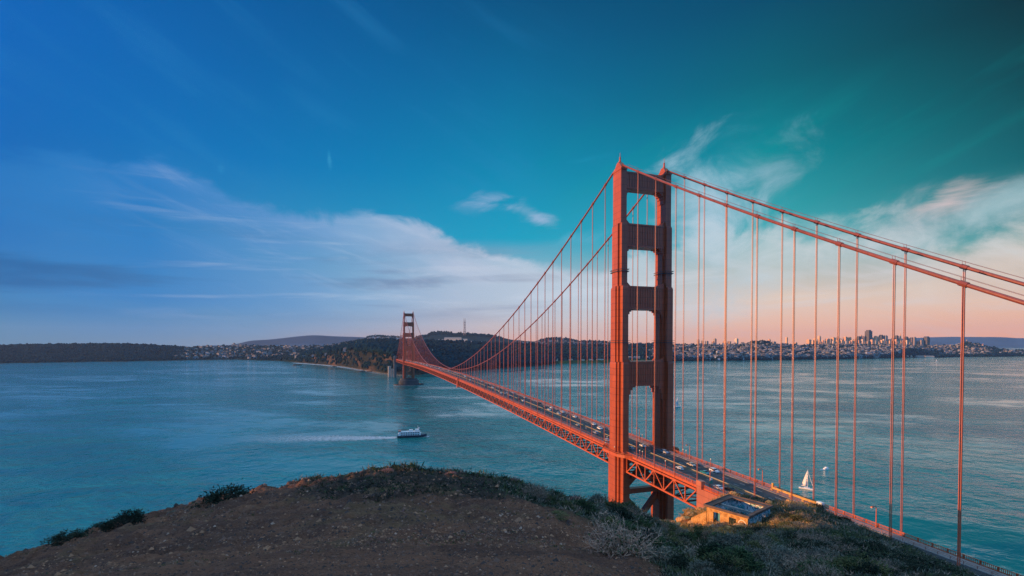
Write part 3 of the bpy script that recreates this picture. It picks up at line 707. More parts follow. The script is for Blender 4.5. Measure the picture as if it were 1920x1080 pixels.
def fill_tower(tw):
    for sx in (-1, 1):
        sub('leg', leg_me, tw, (sx*HW, 0, 0)); sub('saddle_housing', saddle_me, tw, (sx*HW, 0, 0)); sub('beacon', finial_me, tw, (sx*HW, 0, 0))
        for g in gal_mes: sub('service_gallery', g, tw, (sx*HW, 0, 0))
    for s_ in strut_mes: sub('cross_strut', s_, tw)
    for b_ in brace_mes: sub('brace', b_, tw)
fill_tower(tower_n)
tower_s = copy_tree(tower_n, bridge); tower_s.location = (0, 1280, 0); tower_s['label'] = 'distant tower standing in the water at the far end of the main span'
# piers
mb = MB(); ring = lambda rx, ry, z: [(rx*math.cos(2*math.pi*k/28)*(1+.12*abs(math.cos(2*math.pi*k/28))), ry*math.sin(2*math.pi*k/28), z) for k in range(28)]
mb.loft([ring(28, 16, -4), ring(27, 15, 14), ring(24, 13, 16), ring(23, 12.5, 21)])
o = mb.obj('pier', M['pierconc'], bridge); o.location = (0, 1280, 0); o['label'] = 'dark concrete pier under the distant tower'
mb = MB(); outer = lambda s_, z: [(46*s_*math.cos(2*math.pi*k/40), 24*s_*math.sin(2*math.pi*k/40), z) for k in range(40)]
mb.loft([outer(1, -4), outer(1, 3.6), outer(.93, 3.6), outer(.93, 1.0)])
o = mb.obj('fender_ring', M['pierconc'], bridge); o.location = (0, 1280, 0)
mb = MB(); mb.bb(-22, 22, -12, 12, -6, 9); o = mb.obj('pier', M['conc'], bridge); o.location = (0, -.6, 0)

# cables
ys_main = np.linspace(0, 1280, 169); ys_n = np.linspace(-300, 0, 41); ys_s = np.linspace(1280, 1623, 30)
for sx in (-1, 1):
    mb = MB()
    for ysq in (ys_n, ys_main, ys_s): mb.tube([(sx*HW, y, cable_z(y)) for y in ysq], .5, 10)
    o = mb.obj('main_cable', M['cable'], bridge, smooth=True)
hang_y = [y for y in [k*PAN for k in range(1, 84)] if abs(y) > 7]+[-3.0-k*15.03 for k in range(1, 17)]
hang_s = [1280+k*PAN for k in range(1, 18)]
def susp_mesh(x, y, zt, zb, four=True):
    mb = MB(); r = .064
    for dx in ((-.14, .14) if four else (0,)):
        for dy in (-.2, .2):
            mb.tube([(x+dx, y+dy, zb), (x+dx, y+dy, zt)], r if four else .10, 5, cap=False)
    if four: mb.box((x, y, zb+1.0), (.45, .7, .5))
    return mb
def floor_z(y): return deck_z(y)-1.3
todo = []
for y in hang_y+hang_s:
    for sx in (-1, 1):
        d = math.hypot(sx*HW-CAM[0], y-CAM[1]); todo.append((d, sx*HW, y))
todo.sort(); rest = MB()
for i, (d, x, y) in enumerate(todo):
    if cable_z(y)-floor_z(y) < 1.0: continue
    if i < 99:
        susp_mesh(x, y, cable_z(y), floor_z(y)).obj('suspender', M['rope'], bridge, fix=False)
    else:
        q = susp_mesh(x, y, cable_z(y), floor_z(y), False); rest.add(q.v, q.f)
o = rest.obj('suspender', M['rope'], bridge, fix=False); o['kind'] = 'stuff'; o['label'] = 'thin far suspender ropes along the distant half of the bridge'
bands = MB()
for d, x, y in todo:
    e = .8; z0, z1 = cable_z(y-e), cable_z(y+e)
    bands.tube([(x, y-e, z0), (x, y+e, z1)], .68, 8)
    if d < 420:
        for dy in (-.35, .35): bands.bar((x-.3, y+dy, cable_z(y)+.6), (x-.3, y+dy, cable_z(y)+1.6), .07, .07)
o = bands.obj('cable_band', M['cable'], bridge); o['kind'] = 'stuff'
hr = MB()
for sx in (-1, 1):
    for off in (-.5, .5):
        pts = [(sx*HW+off, y, cable_z(y)+1.5) for y in np.linspace(-290, -8, 40)]
        hr.tube(pts, .035, 4, cap=False)
hr.obj('hand_rope', M['cable'], bridge)

# deck
yN, yS = -300.0, 1660.0
ys = np.concatenate([np.arange(yN, 0, 12), np.linspace(0, 1280, 107), np.arange(1292, yS, 16)])
def ribbon(x0, x1, dz, thick=0.0):
    mb = MB(); vs = []; fs = []
    for y in ys:
        z = deck_z(y)+dz
        vs += [(x0, y, z), (x1, y, z), (x1, y, z-thick), (x0, y, z-thick)]
    for i in range(len(ys)-1):
        a, c = i*4, i*4+4
        for k in range(4):
            if thick == 0 and k: continue
            k2 = (k+1) % 4; fs.append((a+k, a+k2, c+k2, c+k))
    if thick: fs += [(3,2,1,0), tuple(len(vs)-4+k for k in range(4))]
    mb.add(vs, fs); return mb
ribbon(-9.3, 9.3, 0, .5).obj('roadway', M['asphalt'], bridge)
for sx in (-1, 1):
    ribbon(*sorted((sx*9.32, sx*13.2)), .22, .7).obj('sidewalk', M['walk'], bridge)
    ribbon(*sorted((sx*13.22, sx*13.62)), .25, 1.05).obj('fascia_beam', M['orange2'], bridge)
mb = ribbon(-.75, -.55, .004); q = ribbon(.55, .75, .004); mb.add(q.v, q.f); mb.obj('centre_line', M['yellow'], bridge, fix=False)
ribbon(-.15, .15, .55, .55).obj('median_barrier', M['barrier'], bridge)
mb = MB()
for x in (-6.2, -3.2, 3.2, 6.2):
    y = -230.0
    while y < 1500:
        z0, z1 = deck_z(y)+.004, deck_z(y+3)+.004
        mb.add([(x-.08, y, z0), (x+.08, y, z0), (x+.08, y+3, z1), (x-.08, y+3, z1)], [(0,1,2,3)]); y += 9.0
mb.obj('lane_marking', M['lane'], bridge, fix=False)
# railings
for sx in (-1, 1):
    mb = MB(); x = sx*13.35
    for dzr, hh_ in ((1.38, .14), (.42, .12)):
        q = ribbon(x-.09, x+.09, dzr+hh_/2, hh_); mb.add(q.v, q.f)
    y = -230.0
    while y < 1640:
        st = .42 if y < 260 else .9
        mb.box((x, y, deck_z(y)+.85), (.06, .14 if y < 260 else .42, 1.0)); y += st
    y = -2.3-15*PAN
    while y < 1640:
        mb.box((x, y, deck_z(y)+.82), (.3, .3, 1.4)); y += PAN/4
    mb.obj('railing', M['orange2'], bridge, fix=False)
    mb = MB(); x = sx*9.6
    for dzr in (.75, 1.15):
        q = ribbon(x-.05, x+.05, dzr, .1); mb.add(q.v, q.f)
    y = -230.0
    while y < 700:
        mb.box((x, y, deck_z(y)+.68), (.1, .12, .95)); y += 3.05
    mb.obj('kerb_rail', M['redmetal'], bridge, fix=False)
# balconies round the tower legs
for sx in (-1, 1):
    mb = MB()
    out = [(13.3, 14.5), (16.5, 11.5), (18.9, 7.5), (18.9, -7.5), (16.5, -11.5), (13.3, -14.5)]
    po = [(sx*a, b_) for a, b_ in out]
    mb.prism(po, 'z', 71.7, 72.9)
    for a, b_ in zip(po, po[1:]):
        mb.bar((*a, 73.9), (*b_, 73.9), .16, .16)
        L = math.hypot(b_[0]-a[0], b_[1]-a[1]); n = int(L/.42)
        for k in range(n+1):
            u = k/n; mb.box((a[0]+(b_[0]-a[0])*u, a[1]+(b_[1]-a[1])*u, 73.4), (.13, .13, 1.0))
        mb.bar((*a, 72.5), (*b_, 72.5), .2, 1.5)
    mb.obj('tower_balcony', M['orange2'], bridge, fix=False)
# stiffening truss
def truss_z(y): return deck_z(y)-1.5
TD = 7.4
k0 = -4; ends = []
TY = [-3.0+k*15.03 for k in range(-4, 0)]+[k*PAN for k in range(0, 108)]
for sx in (-1, 1):
    mb = MB(); x = sx*HW
    for y0, y1 in zip(TY, TY[1:]):
        ym = (y0+y1)/2; t0, t1, tm = truss_z(y0), truss_z(y1), truss_z(ym)
        mb.bar((x, y0, t0), (x, y1, t1), .8, .85); mb.bar((x, y0, t0-TD), (x, y1, t1-TD), .8, .75)
        for p, q_, w in (((x, y0, t0), (x, ym, tm-TD), .52), ((x, ym, tm-TD), (x, y1, t1), .52), ((x, ym, tm), (x, ym, tm-TD), .4), ((x, y1, t1), (x, y1, t1-TD), .45)):
            mb.bar(p, q_, .5, w)
    mb.obj('truss', M['orange2'], bridge, fix=False)
mb = MB()
for y0, y1 in zip(TY, TY[1:]):
    ym = (y0+y1)/2
    for y in (y0, ym):
        t_ = truss_z(y); mb.bar((-HW+.4, y, t_-.4), (HW-.4, y, t_-.4), .5, 1.5); mb.bar((-HW+.4, y, t_-TD), (HW-.4, y, t_-TD), .45, .6)
        if y < 400: mb.bar((-HW+.4, y, t_-1), (0, y, t_-TD+.4), .35, .35); mb.bar((HW-.4, y, t_-1), (0, y, t_-TD+.4), .35, .35)
    if y0 < 700:
        mb.bar((-HW, y0, truss_z(y0)-TD), (HW, y1, truss_z(y1)-TD), .4, .4); mb.bar((HW, y0, truss_z(y0)-TD-.05), (-HW, y1, truss_z(y1)-TD-.05), .4, .4)
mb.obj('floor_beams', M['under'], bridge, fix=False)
# maintenance traveller hung on the west truss, far down the span
mb = MB(); y = 436
mb.box((-HW-1.0, y, deck_z(y)-4.5), (1.3, 4.5, 13.5)); mb.box((-HW+3, y, deck_z(y)-10.9), (11, 3.5, 1.0))
mb.obj('maintenance_traveller', M['orange2'], bridge)
# north housing wall where the truss meets the hill
mb = MB(); yw = TY[0]
mb.bb(-14.3, -12.7, yw-38, yw-.4, 58, 71.55); mb.bb(-14.7, -12.9, yw-3.6, yw-.6, 71.55, 74.8); mb.bb(-13.9, 13.9, yw-9, yw-5, 57, 70)
mb.bb(12.9, 14.3, yw-38, yw-.4, 58, 71.55)
o = mb.obj('abutment_wall', orange_mat('abutment_paint', (.50, .16, .09)), bridge)
# south pylons
mb = MB(); y = 1640
for sx in (-1, 1):
    mb.bb(*sorted((sx*11.5, sx*21)), y-8, y+8, -2, 78); mb.bb(*sorted((sx*12.5, sx*20)), y-6.5, y+6.5, 78, 80)
    for k in (-1, 1): mb.bb(*sorted((sx*(16.25+k*2.9), sx*(16.25+k*1.5))), y-8.4, y-8, 0, 76)
mb.bb(-11.5, 11.5, y-5, y+5, 40, 66); M['pylon'] = simple('pylon_concrete', (.15,.15,.15), .85, .3, .05, .3, .6); o = mb.obj('pylon', M['pylon'], bridge); o['label'] = 'grey concrete pylon at the far shore'
mb = MB()
mb.bb(-40, -30, 1660, 1690, -2, 40); mb.bb(-29, -20, 1655, 1685, -2, 30); mb.obj('anchorage_block', M['conc'], bridge)

# ------------------------------------------------------------------ street lamps on the bridge
def lamp_meshes():
    p = MB(); p.tube([(0,0,0), (0,0,.5)], [.28, .2], 8); p.tube([(0,0,.5), (0,0,5.2)], [.17, .13], 8); p.tube([(0,0,5.2), (0,.0,6.1), (.35,0,6.75), (.95,0,7.0), (1.6,0,6.95)], [.13,.12,.11,.1,.1], 7)
    h_ = MB(); h_.loft([[(1.4,-.28,6.75), (2.3,-.34,6.7), (2.3,.34,6.7), (1.4,.28,6.75)], [(1.4,-.25,7.05), (2.2,-.2,7.05), (2.2,.2,7.05), (1.4,.25,7.05)]])
    g = MB(); g.loft([[(1.55,-.22,6.55), (2.2,-.25,6.52), (2.2,.25,6.52), (1.55,.22,6.55)], [(1.5,-.24,6.74), (2.25,-.3,6.7), (2.25,.3,6.7), (1.5,.24,6.74)]])
    return p.mesh('post', M['orange2']), h_.mesh('lamp_head', M['orange2']), g.mesh('lamp_glass', M['lampglass'])
lm = lamp_meshes()
def street_lamp(x, y, label, group='hooked street lamps along the bridge'):
    o = empty('street_lamp', (x, y, deck_z(y)+.22), 0 if x < 0 else math.pi); tag(o, label, 'street lamp', group)
    sub('post', lm[0], o); h_ = sub('lamp_head', lm[1], o); sub('lamp_glass', lm[2], h_)
names_e = {-116.4: 'tall orange hooked street lamp alone at the far right rail near the shaded hillside', -70.7: 'tall orange hooked street lamp on the far rail above the roofless ruin',
           -25.0: 'tall orange hooked street lamp on the far rail just right of the near tower', 20.7: 'orange hooked street lamp seen through the near tower opening on the far rail',
           66.4: 'orange hooked street lamp on the far rail, first one left of the near tower', 112.1: 'orange hooked street lamp on the far rail, second one left of the near tower', 157.8: 'orange hooked street lamp on the far rail, third one left of the near tower'}
for y, lb in names_e.items(): street_lamp(12.6, y, lb)
names_w = {-66.5: 'orange hooked street lamp carrying a small green sign beside the near railing', -20.4: 'orange hooked street lamp on the near rail just right of the near tower leg', 74.0: 'orange hooked street lamp on the near rail left of the near tower'}
for y, lb in names_w.items(): street_lamp(-10.2, y, lb)
for k in range(5, 12):
    y = 20.7+45.7*(k-1); street_lamp(12.6, y, 'small distant hooked street lamp on the far rail of the long span')
    street_lamp(-10.2, y+8, 'small distant hooked street lamp on the near rail of the long span')
pm = MB(); pm.tube([(0,0,0), (0,0,.4)], [.2,.15], 8); pm.tube([(0,0,.4), (0,0,3.2)], [.12,.1], 8)
gm = MB(); gm.tube([(0,0,3.15), (0,0,3.3), (0,0,3.6), (0,0,3.78)], [.16,.27,.27,.1], 10)
pm, gm = pm.mesh('post', M['orange2']), gm.mesh('lamp_globe', M['lampglass'])
posts = [((-10.1, -15.2), 'left of two short lamp posts beside the hooked lamp at the near tower leg'), ((-10.1, -17.6), 'right of two short lamp posts beside the hooked lamp at the near tower leg'),
         ((-10.1, -36.6), 'short lamp post standing alone on the near kerb right of the near tower'), ((12.5, -19.9), 'left of two short lamp posts on the far rail right of the tower'),
         ((12.5, -22.3), 'right of two short lamp posts on the far rail right of the tower'), ((12.5, -40.2), 'short lamp post standing alone on the far rail right of the near tower'),
         ((12.5, 17.4), 'short lamp post seen through the near tower opening beside the hooked lamp'), ((-18.5, -4.5), 'globe lamp at the front of the tower balcony'),
         ((-18.5, 5.5), 'globe lamp at the left of the tower balcony'), ((-10.1, 18.5), 'short lamp post on the near kerb, first left of the near tower'), ((-10.1, 21.5), 'short lamp post on the near kerb, second left of the near tower'),
         ((-10.1, 45.5), 'short globe lamp on the near kerb farther left of the near tower')]
for (x, y), lb in posts:
    o = empty('lamp_post', (x, y, deck_z(y)+.1)); tag(o, lb, 'lamp post', 'short lamp posts near the near tower'); sub('post', pm, o); sub('lamp_globe', gm, o)
# sign on the lamp
o = empty('road_sign', (-10.2, -66.9, deck_z(-66.9)+.22)); tag(o, 'small green and white sign fixed to the lamp beside the near railing', 'sign')
MB().box((0,-.25,2.3), (1.5,.08,1.3)).obj('green_panel', M['green'], o); MB().box((.15,-.25,3.6), (1.0,.08,1.0)).obj('white_panel', M['white'], o)

# ------------------------------------------------------------------ cars
def car_parts(kind):
    """body + glass + lamps + four wheels, length along y (front at +y)"""
    L, Wd, H = {'sedan': (4.6, 1.8, 1.42), 'suv': (4.7, 1.9, 1.75), 'hatch': (4.1, 1.75, 1.5), 'van': (5.2, 2.0, 2.1)}[kind]
    b_ = MB(); hw = Wd/2
    prof = {'sedan': [(-.5,.62),(-.48,.86),(-.32,.9),(-.2,1.36),(.12,1.4),(.27,.95),(.46,.82),(.5,.6)],
            'suv': [(-.5,.6),(-.49,1.05),(-.42,1.62),(-.3,1.72),(.1,1.72),(.24,1.1),(.46,.98),(.5,.62)],
            'hatch': [(-.5,.6),(-.49,.98),(-.4,1.3),(-.25,1.46),(.08,1.46),(.25,.98),(.46,.86),(.5,.6)],
            'van': [(-.5,.6),(-.5,1.2),(-.48,1.95),(-.42,2.08),(.22,2.08),(.34,1.25),(.48,1.05),(.5,.6)]}[kind]
    up = [(a*L, z) for a, z in prof]; lo = [(.5*L*.98, .28), (-.5*L*.98, .28)]
    poly = up+lo
    def sec(x, f):
        return [(x*(1-.16*max(0, (z-.95))/.6*f), y_, z) for y_, z in poly]
    b_.loft([sec(-hw*.9, 1), sec(-hw, 1), sec(hw, 1), sec(hw*.9, 1)])
    body = b_.mesh('body', [])
    g = MB()
    zt = max(z for _, z in prof); win = {'sedan': (-.27,-.19,.11,.23,.93), 'suv': (-.44,-.40,.09,.2,1.12), 'hatch': (-.42,-.36,.07,.21,1.0), 'van': (-.1,-.08,.2,.3,1.3)}[kind]
    y0, y1, y2, y3, zb = win
    k = 1-.16*max(0, zt-.95)/.6
    for sx in (-1, 1):
        xb = sx*(hw*(1-.16*max(0, zb-.95)/.6)+.012); xt = sx*(hw*(1-.16*(zt-.12-.95)/.6)+.012)
        g.add([(xb, y0*L, zb+.03), (xb, y3*L, zb+.03), (xt, y2*L, zt-.12), (xt, y1*L, zt-.12)], [(0,1,2,3)])
    side = g.mesh('side_window', M['glass'])
    def pane(i):
        (a0, z0), (a1, z1) = prof[i], prof[i+1]; q = MB()
        dy, dz_ = (a1-a0)*L, z1-z0; n_ = Vector((0, -dz_, dy)).normalized()*.015
        if n_.z < 0: n_ = -n_
        p0 = Vector((0, a0*L, z0)).lerp(Vector((0, a1*L, z1)), .12)+n_; p1 = Vector((0, a0*L, z0)).lerp(Vector((0, a1*L, z1)), .88)+n_
        w0 = hw*.86; w1 = hw*.86
        q.add([(-w0, p0.y, p0.z), (w0, p0.y, p0.z), (w1, p1.y, p1.z), (-w1, p1.y, p1.z)], [(0,1,2,3)]); return q
    ri, wi = {'sedan': (2, 4), 'suv': (1, 4), 'hatch': (1, 4), 'van': (1, 4)}[kind]
    rear = pane(ri).mesh('rear_window', M['glass']); front = pane(wi).mesh('windscreen', M['glass'])
    w = MB(); w.tube([(-.11,0,0), (.11,0,0)], .33, 12); wheel = w.mesh('wheel', M['tyre'])
    return dict(body=body, side=side, rear=rear, front=front, wheel=wheel, L=L, W=Wd)
KINDS = {k: car_parts(k) for k in ('sedan', 'suv', 'hatch', 'van')}
PAINT = {'white': (.78,.78,.77), 'silver': (.45,.47,.5), 'dark': (.025,.03,.038), 'grey': (.16,.17,.19), 'teal': (.03,.30,.36), 'beige': (.55,.5,.42), 'red': (.35,.03,.02), 'blue': (.05,.1,.28)}
bodies = {}
m_head = simple('head_lamp', (.8,.8,.75), .2); m_tail = simple('tail_lamp', (.4,.02,.02), .3)
def car_body(kind, paint):
    if (kind, paint) not in bodies:
        if 'car_'+paint not in M: M['car_'+paint] = simple('car_paint_'+paint, PAINT[paint], .28, .03, 1.0)
        me_ = KINDS[kind]['body'].copy(); me_.materials.clear(); me_.materials.append(M['car_'+paint]); bodies[kind, paint] = me_
    return bodies[kind, paint]
hl = MB().box((0,0,0), (.34,.06,.16)).mesh('headlight', m_head); tl_ = MB().box((0,0,0), (.3,.06,.18)).mesh('tail_light', m_tail)
def car(x, y, kind, paint, label, group=None):
    K = KINDS[kind]; away = x < 0
    o = empty('car', (x, y, deck_z(y)+.004), 0 if away else math.pi); tag(o, label, 'car', group)
    o.rotation_euler.x = math.atan(deck_z(y+1)-deck_z(y-1))/2*(1 if away else -1)
    sub('body', car_body(kind, paint), o); sub('side_window', K['side'], o); sub('rear_window', K['rear'], o); sub('windscreen', K['front'], o)
    for sx in (-1, 1):
        for sy in (-.31, .31): sub('wheel', K['wheel'], o, (sx*(K['W']/2-.1), sy*K['L'], .33))
        sub('headlight', hl, o, (sx*(K['W']/2-.28), K['L']*.49, .72)); sub('tail_light', tl_, o, (sx*(K['W']/2-.25), -K['L']*.495, .82))
LN = (-7.7, -4.7, -1.7, 1.7, 4.7, 7.7)
near_cars = [(-4.7,-39.8,'hatch','white','white hatchback in the middle near lane right of the near tower'), (4.7,-36.1,'sedan','beige','beige sedan beside the white cars on the far side of the centre line'),
  (1.7,-49.2,'sedan','teal','white and teal car next to the centre line facing the camera side'), (7.7,-48.2,'suv','white','white suv in the farthest lane just right of the teal car'),
  (-7.7,-68.3,'sedan','white','white sedan half hidden by a suspender beside the green sign'), (-4.7,-71.5,'sedan','dark','dark sedan just ahead of the abutment wall on the near carriageway'),
  (7.7,-11.2,'suv','silver','silver suv passing right behind the near tower opening'), (4.7,4.8,'sedan','white','white sedan seen through the near tower opening'),
  (-4.7,1.8,'hatch','silver','silver hatchback partly hidden by the near tower left leg'), (-4.7,43,'suv','silver','silver suv on the near carriageway left of the near tower'),
  (-7.7,23.2,'sedan','white','white sedan just emerging left of the near tower leg'), (4.7,55,'suv','white','white suv beyond the centre line left of the near tower'),
  (7.7,69.6,'sedan','white','white sedan in the farthest lane left of the near tower'), (-4.7,69.2,'hatch','beige','beige hatchback in the near carriageway ahead of the silver suv'),
  (7.7,99.7,'sedan','white','white sedan in the farthest lane between two hooked lamps'), (7.7,122.6,'hatch','white','white hatchback second in the farthest lane queue'), (1.7,116.1,'suv','silver','silver suv hugging the centre line on the far carriageway')]
for x, y, k, p_, lb in near_cars: car(x, y, k, p_, lb)
far_cars = [(7.7,173.8),(4.7,153),(1.7,136.1),(7.7,145.3),(-4.7,144.1),(-7.7,108.5),(7.7,617),(4.7,616),(7.7,566),(4.7,536),(7.7,528),(7.7,493),(4.7,475),(1.7,448),(7.7,452),(7.7,435),(-1.7,413),(-4.7,386),
            (7.7,384),(4.7,341),(-1.7,329),(1.7,310),(4.7,290),(-1.7,270),(-4.7,254),(-1.7,250),(1.7,252),(7.7,251),(-4.7,224),(-1.7,205),(7.7,213),(-1.7,191)]
r2 = random.Random(3)
for y in range(640, 1500, 13):
    far_cars.append((r2.choice(LN), y+r2.uniform(-5, 5)))
used = []
for x, y in far_cars:
    if any(abs(x-a) < 1 and abs(y-b_) < 6 for a, b_ in used): continue
    used.append((x, y)); pt_ = r2.choice(['white','white','white','silver','silver','dark','grey','beige','blue'])
    tone_ = 'pale' if pt_ in ('white','silver','beige') else 'dark'
    seg_ = 'first stretch left of the near tower' if y < 260 else ('middle of the long span' if y < 640 else 'far half of the span')
    dirn = 'far' if x > 0 else 'near'
    car(x, y, r2.choice(['sedan','suv','hatch','sedan']), pt_, f'tiny {tone_} car in {dirn} carriageway traffic on the {seg_}', f'{tone_} cars in {dirn} carriageway traffic on the {seg_}')

# ------------------------------------------------------------------ ruined concrete lookout
ZT = 97.6
cA, cB, cC, cD = [at_z(px, r_, ZT) for px, r_ in ((1325,949), (1402,971), (1450,952.5), (1367,931.5))]
# make it a true rectangle from A, B and the side B-C
A2 = np.array(cA[:2]); B2 = np.array(cB[:2]); uu = (B2-A2)/np.linalg.norm(B2-A2); vv = np.array([-uu[1], uu[0]])
if np.dot(np.array(cC[:2])-B2, vv) < 0: vv = -vv
LEN, WID = np.linalg.norm(B2-A2), float(np.dot(np.array(cC[:2])-B2, vv))
ruin = empty('concrete_ruin', (A2[0], A2[1], 93.0)); ruin.rotation_euler.z = math.atan2(uu[1], uu[0])
tag(ruin, 'roofless concrete lookout ruin with painted walls standing on the sunlit hillside', 'ruin')
sgn = 1 if np.dot(vv, (-uu[1], uu[0])) > 0 else -1
H_ = ZT-93.0
def rb(mb, x0, x1, y0, y1, z0, z1): return mb.bb(x0, x1, *sorted((sgn*y0, sgn*y1)), z0, z1)
m, tt, b = material('painted_concrete'); co = tt.n('ShaderNodeTexCoord').outputs['Object']
n1 = tt.noise(co, .8, 5, .7); n2 = tt.noise(co, 1.3, 4, .6, 2.5)
c = tt.mix(tt.mapr(n1, .42, .58), (.40,.18,.045), (.62,.33,.10)); c = tt.mix(tt.mapr(n2, .56, .6, 0, .7), c, (.66,.44,.2)); c = tt.mix(tt.mapr(n2, .42, .37, 0, .6), c, (.24,.12,.05))
m.node_tree.links.new(c, b.inputs['Base Color']); b.inputs['Roughness'].default_value = .9; M['paintwall'] = m
m, tt, b = material('graffiti_wall'); co = tt.n('ShaderNodeTexCoord').outputs['Object']
n1 = tt.noise(co, .9, 4, .6, 2.2); n2 = tt.noise(co, 1.7, 5, .7, 1.0)
c = tt.mix(tt.mapr(n1, .45, .5), (.09,.10,.11), (.06,.42,.46)); c = tt.mix(tt.mapr(n2, .48, .51), c, (.75,.74,.74)); c = tt.mix(tt.mapr(n1, .62, .65), c, (.025,.03,.04))
m.node_tree.links.new(c, b.inputs['Base Color']); b.inputs['Roughness'].default_value = .8; M['graff'] = m
T_ = .35
mb = MB()                                                       # front wall A-B with door and window
d0, d1, w0, w1 = LEN*.17, LEN*.34, LEN*.56, LEN*.73
rb(mb, 0, d0, 0, T_, 0, H_); rb(mb, d0, d1, 0, T_, H_-.75, H_); rb(mb, d1, w0, 0, T_, 0, H_); rb(mb, w0, w1, 0, T_, 0, H_-2.6); rb(mb, w0, w1, 0, T_, H_-.9, H_); rb(mb, w1, LEN, 0, T_, 0, H_)
mb.obj('front_wall', M['paintwall'], ruin)
mb = MB(); e0, e1 = WID*.62, WID*.86
rb(mb, LEN-T_, LEN, T_, e0, 0, H_); rb(mb, LEN-T_, LEN, e0, e1, H_-.7, H_); rb(mb, LEN-T_, LEN, e1, WID, 0, H_); mb.obj('side_wall', M['graff'], ruin)
mb = MB(); rb(mb, 0, LEN-T_, WID-T_, WID, 0, H_); mb.obj('back_wall', M['graff'], ruin)
mb = MB(); rb(mb, 0, T_, T_, WID-T_, 0, H_); mb.obj('side_wall', M['graff'], ruin)
mb = MB(); e = .45
for q in ((-e, LEN+e, -e, .5), (-e, LEN+e, WID-.9, WID+e), (-e, .9, .5, WID-.9), (LEN-.5, LEN+e, .5, WID-.9)): rb(mb, *q, H_, H_+.28)
for q in ((-e, LEN+e, -e, -e+.2), (-e, LEN+e, WID+e-.2, WID+e), (-e, -e+.2, -e+.2, WID+e-.2), (LEN+e-.2, LEN+e, -e+.2, WID+e-.2)): rb(mb, *q, H_+.28, H_+.45)
mb.obj('roof_rim', simple('weathered_rim', (.13,.08,.06), .9, .4, .5), ruin)
mb = MB(); rb(mb, .5, LEN-.5, WID*.42, WID*.42+.3, H_-.5, H_-.1); rb(mb, .5, LEN-.5, .5, WID-.5, .9, 1.0); mb.obj('floor', M['conc'], ruin)
def disc(cx, cz, r0, r1):
    mb_ = MB(); n = 22; vs = []
    for k in range(n):
        a = 2*math.pi*k/n; vs += [(cx+r0*math.cos(a), -sgn*.004, cz+r0*math.sin(a)), (cx+r1*math.cos(a), -sgn*.004, cz+r1*math.sin(a))]
    mb_.add(vs, [(2*k, 2*k+1, (2*k+3) % (2*n), (2*k+2) % (2*n)) for k in range(n)]); return mb_
m_mur = simple('mural_paint', (.75,.68,.5), .8, .2); m_mur2 = simple('mural_paint_brown', (.5,.26,.08), .8, .2)
mb = disc(LEN*.87, H_-1.5, .0, .32); q = disc(LEN*.87, H_-1.5, .62, .78); mb.add(q.v, q.f); mb.obj('painted_circle', m_mur, ruin, fix=False)
mb = disc(LEN*.87, H_-1.5, .36, .58); q = disc(LEN*.45, H_-1.7, .25, .42); mb.add(q.v, q.f); mb.obj('painted_circle', m_mur2, ruin, fix=False)
mb = MB(); rb(mb, d0+.15, d1-.1, T_+.6, T_+.7, 0, H_-.9); mb.obj('inner_door', simple('blue_door', (.05,.3,.38), .5, .3, 2.0), ruin)
mb = MB(); rb(mb, -3.4, -.0, -.1, .25, -.5, 1.2); mb.prism([(-.05, 1.2), (-3.4, 1.2), (-.05, 3.6)], 'y', *sorted((sgn*-.1, sgn*.25))); mb.obj('wing_wall', M['paintwall'], ruin)
# low sunlit parapet beside the road, ending in a white block
p0, p1 = at_z(1472, 938, 72.2), at_z(1531, 950, 72.2)
pw = empty('roadside_parapet', (11.0, -86, deck_z(-86)))
tag(pw, 'low orange roadside parapet with dark openings ending in a white block', 'parapet')
mb = MB(); mb.bb(-.25, .25, -11, 9, 1.1, 1.9)
for y in (-11, -5.5, 0, 5.5, 8.6): mb.bb(-.25, .25, y, y+.9, .22, 1.1)
mb.bb(-.25, .25, 8.2, 9.0, 1.9, 3.4)
mb.obj('beam_wall', simple('ochre_concrete', (.55,.30,.08), .8, .2, .6), pw)
MB().bb(-.6, .6, -13.2, -11.05, .22, 2.4).obj('end_block', M['white'], pw)

# ------------------------------------------------------------------ boats
def hull_mesh(L, Wd, H, mat, z0=-.5, bow=.35, n=14, name='hull'):
    mb = MB(); rings = []
    for k in range(n):
        u = k/(n-1); x = -L/2+L*u
        w = Wd/2*(min(1, .82+u*.6) if u < .3 else 1.0)*(1 if u < 1-bow else max(.02, math.cos((u-(1-bow))/bow*math.pi/2)**.8))
        zt = H+.28*H*max(0, (u-.6)/.4)**2
        rings.append([(x, -w*.55, z0), (x, w*.55, z0), (x, w*.9, H*.35), (x, w, zt), (x, -w, zt), (x, -w*.9, H*.35)])
    mb.loft(rings); return mb.mesh(name, mat)
fp0, fp1 = at_z(745, 820.5, 0), at_z(800, 818.5, 0); fc = (fp0+fp1)/2; fl = float(np.linalg.norm(fp1-fp0))
ferry = empty('ferry', (fc[0], fc[1], 0), math.atan2(fp1[1]-fp0[1], fp1[0]-fp0[0]))
tag(ferry, 'white two deck passenger ferry with dark hull trailing a wake', 'ferry')
s_ = fl/40
sub('hull', hull_mesh(40*s_, 10, 3.0, M['navy']), ferry)
MB().bb(-18.5*s_, 12*s_, -4.4, 4.4, 3.0, 5.6).obj('main_cabin', M['white'], ferry)
MB().bb(-18*s_, 11*s_, -4.2, 4.2, 5.7, 8.3).obj('upper_cabin', M['white'], ferry)
MB().bb(-18.8*s_, 12.4*s_, -4.7, 4.7, 5.56, 5.75).obj('deck_edge', M['white'], ferry)
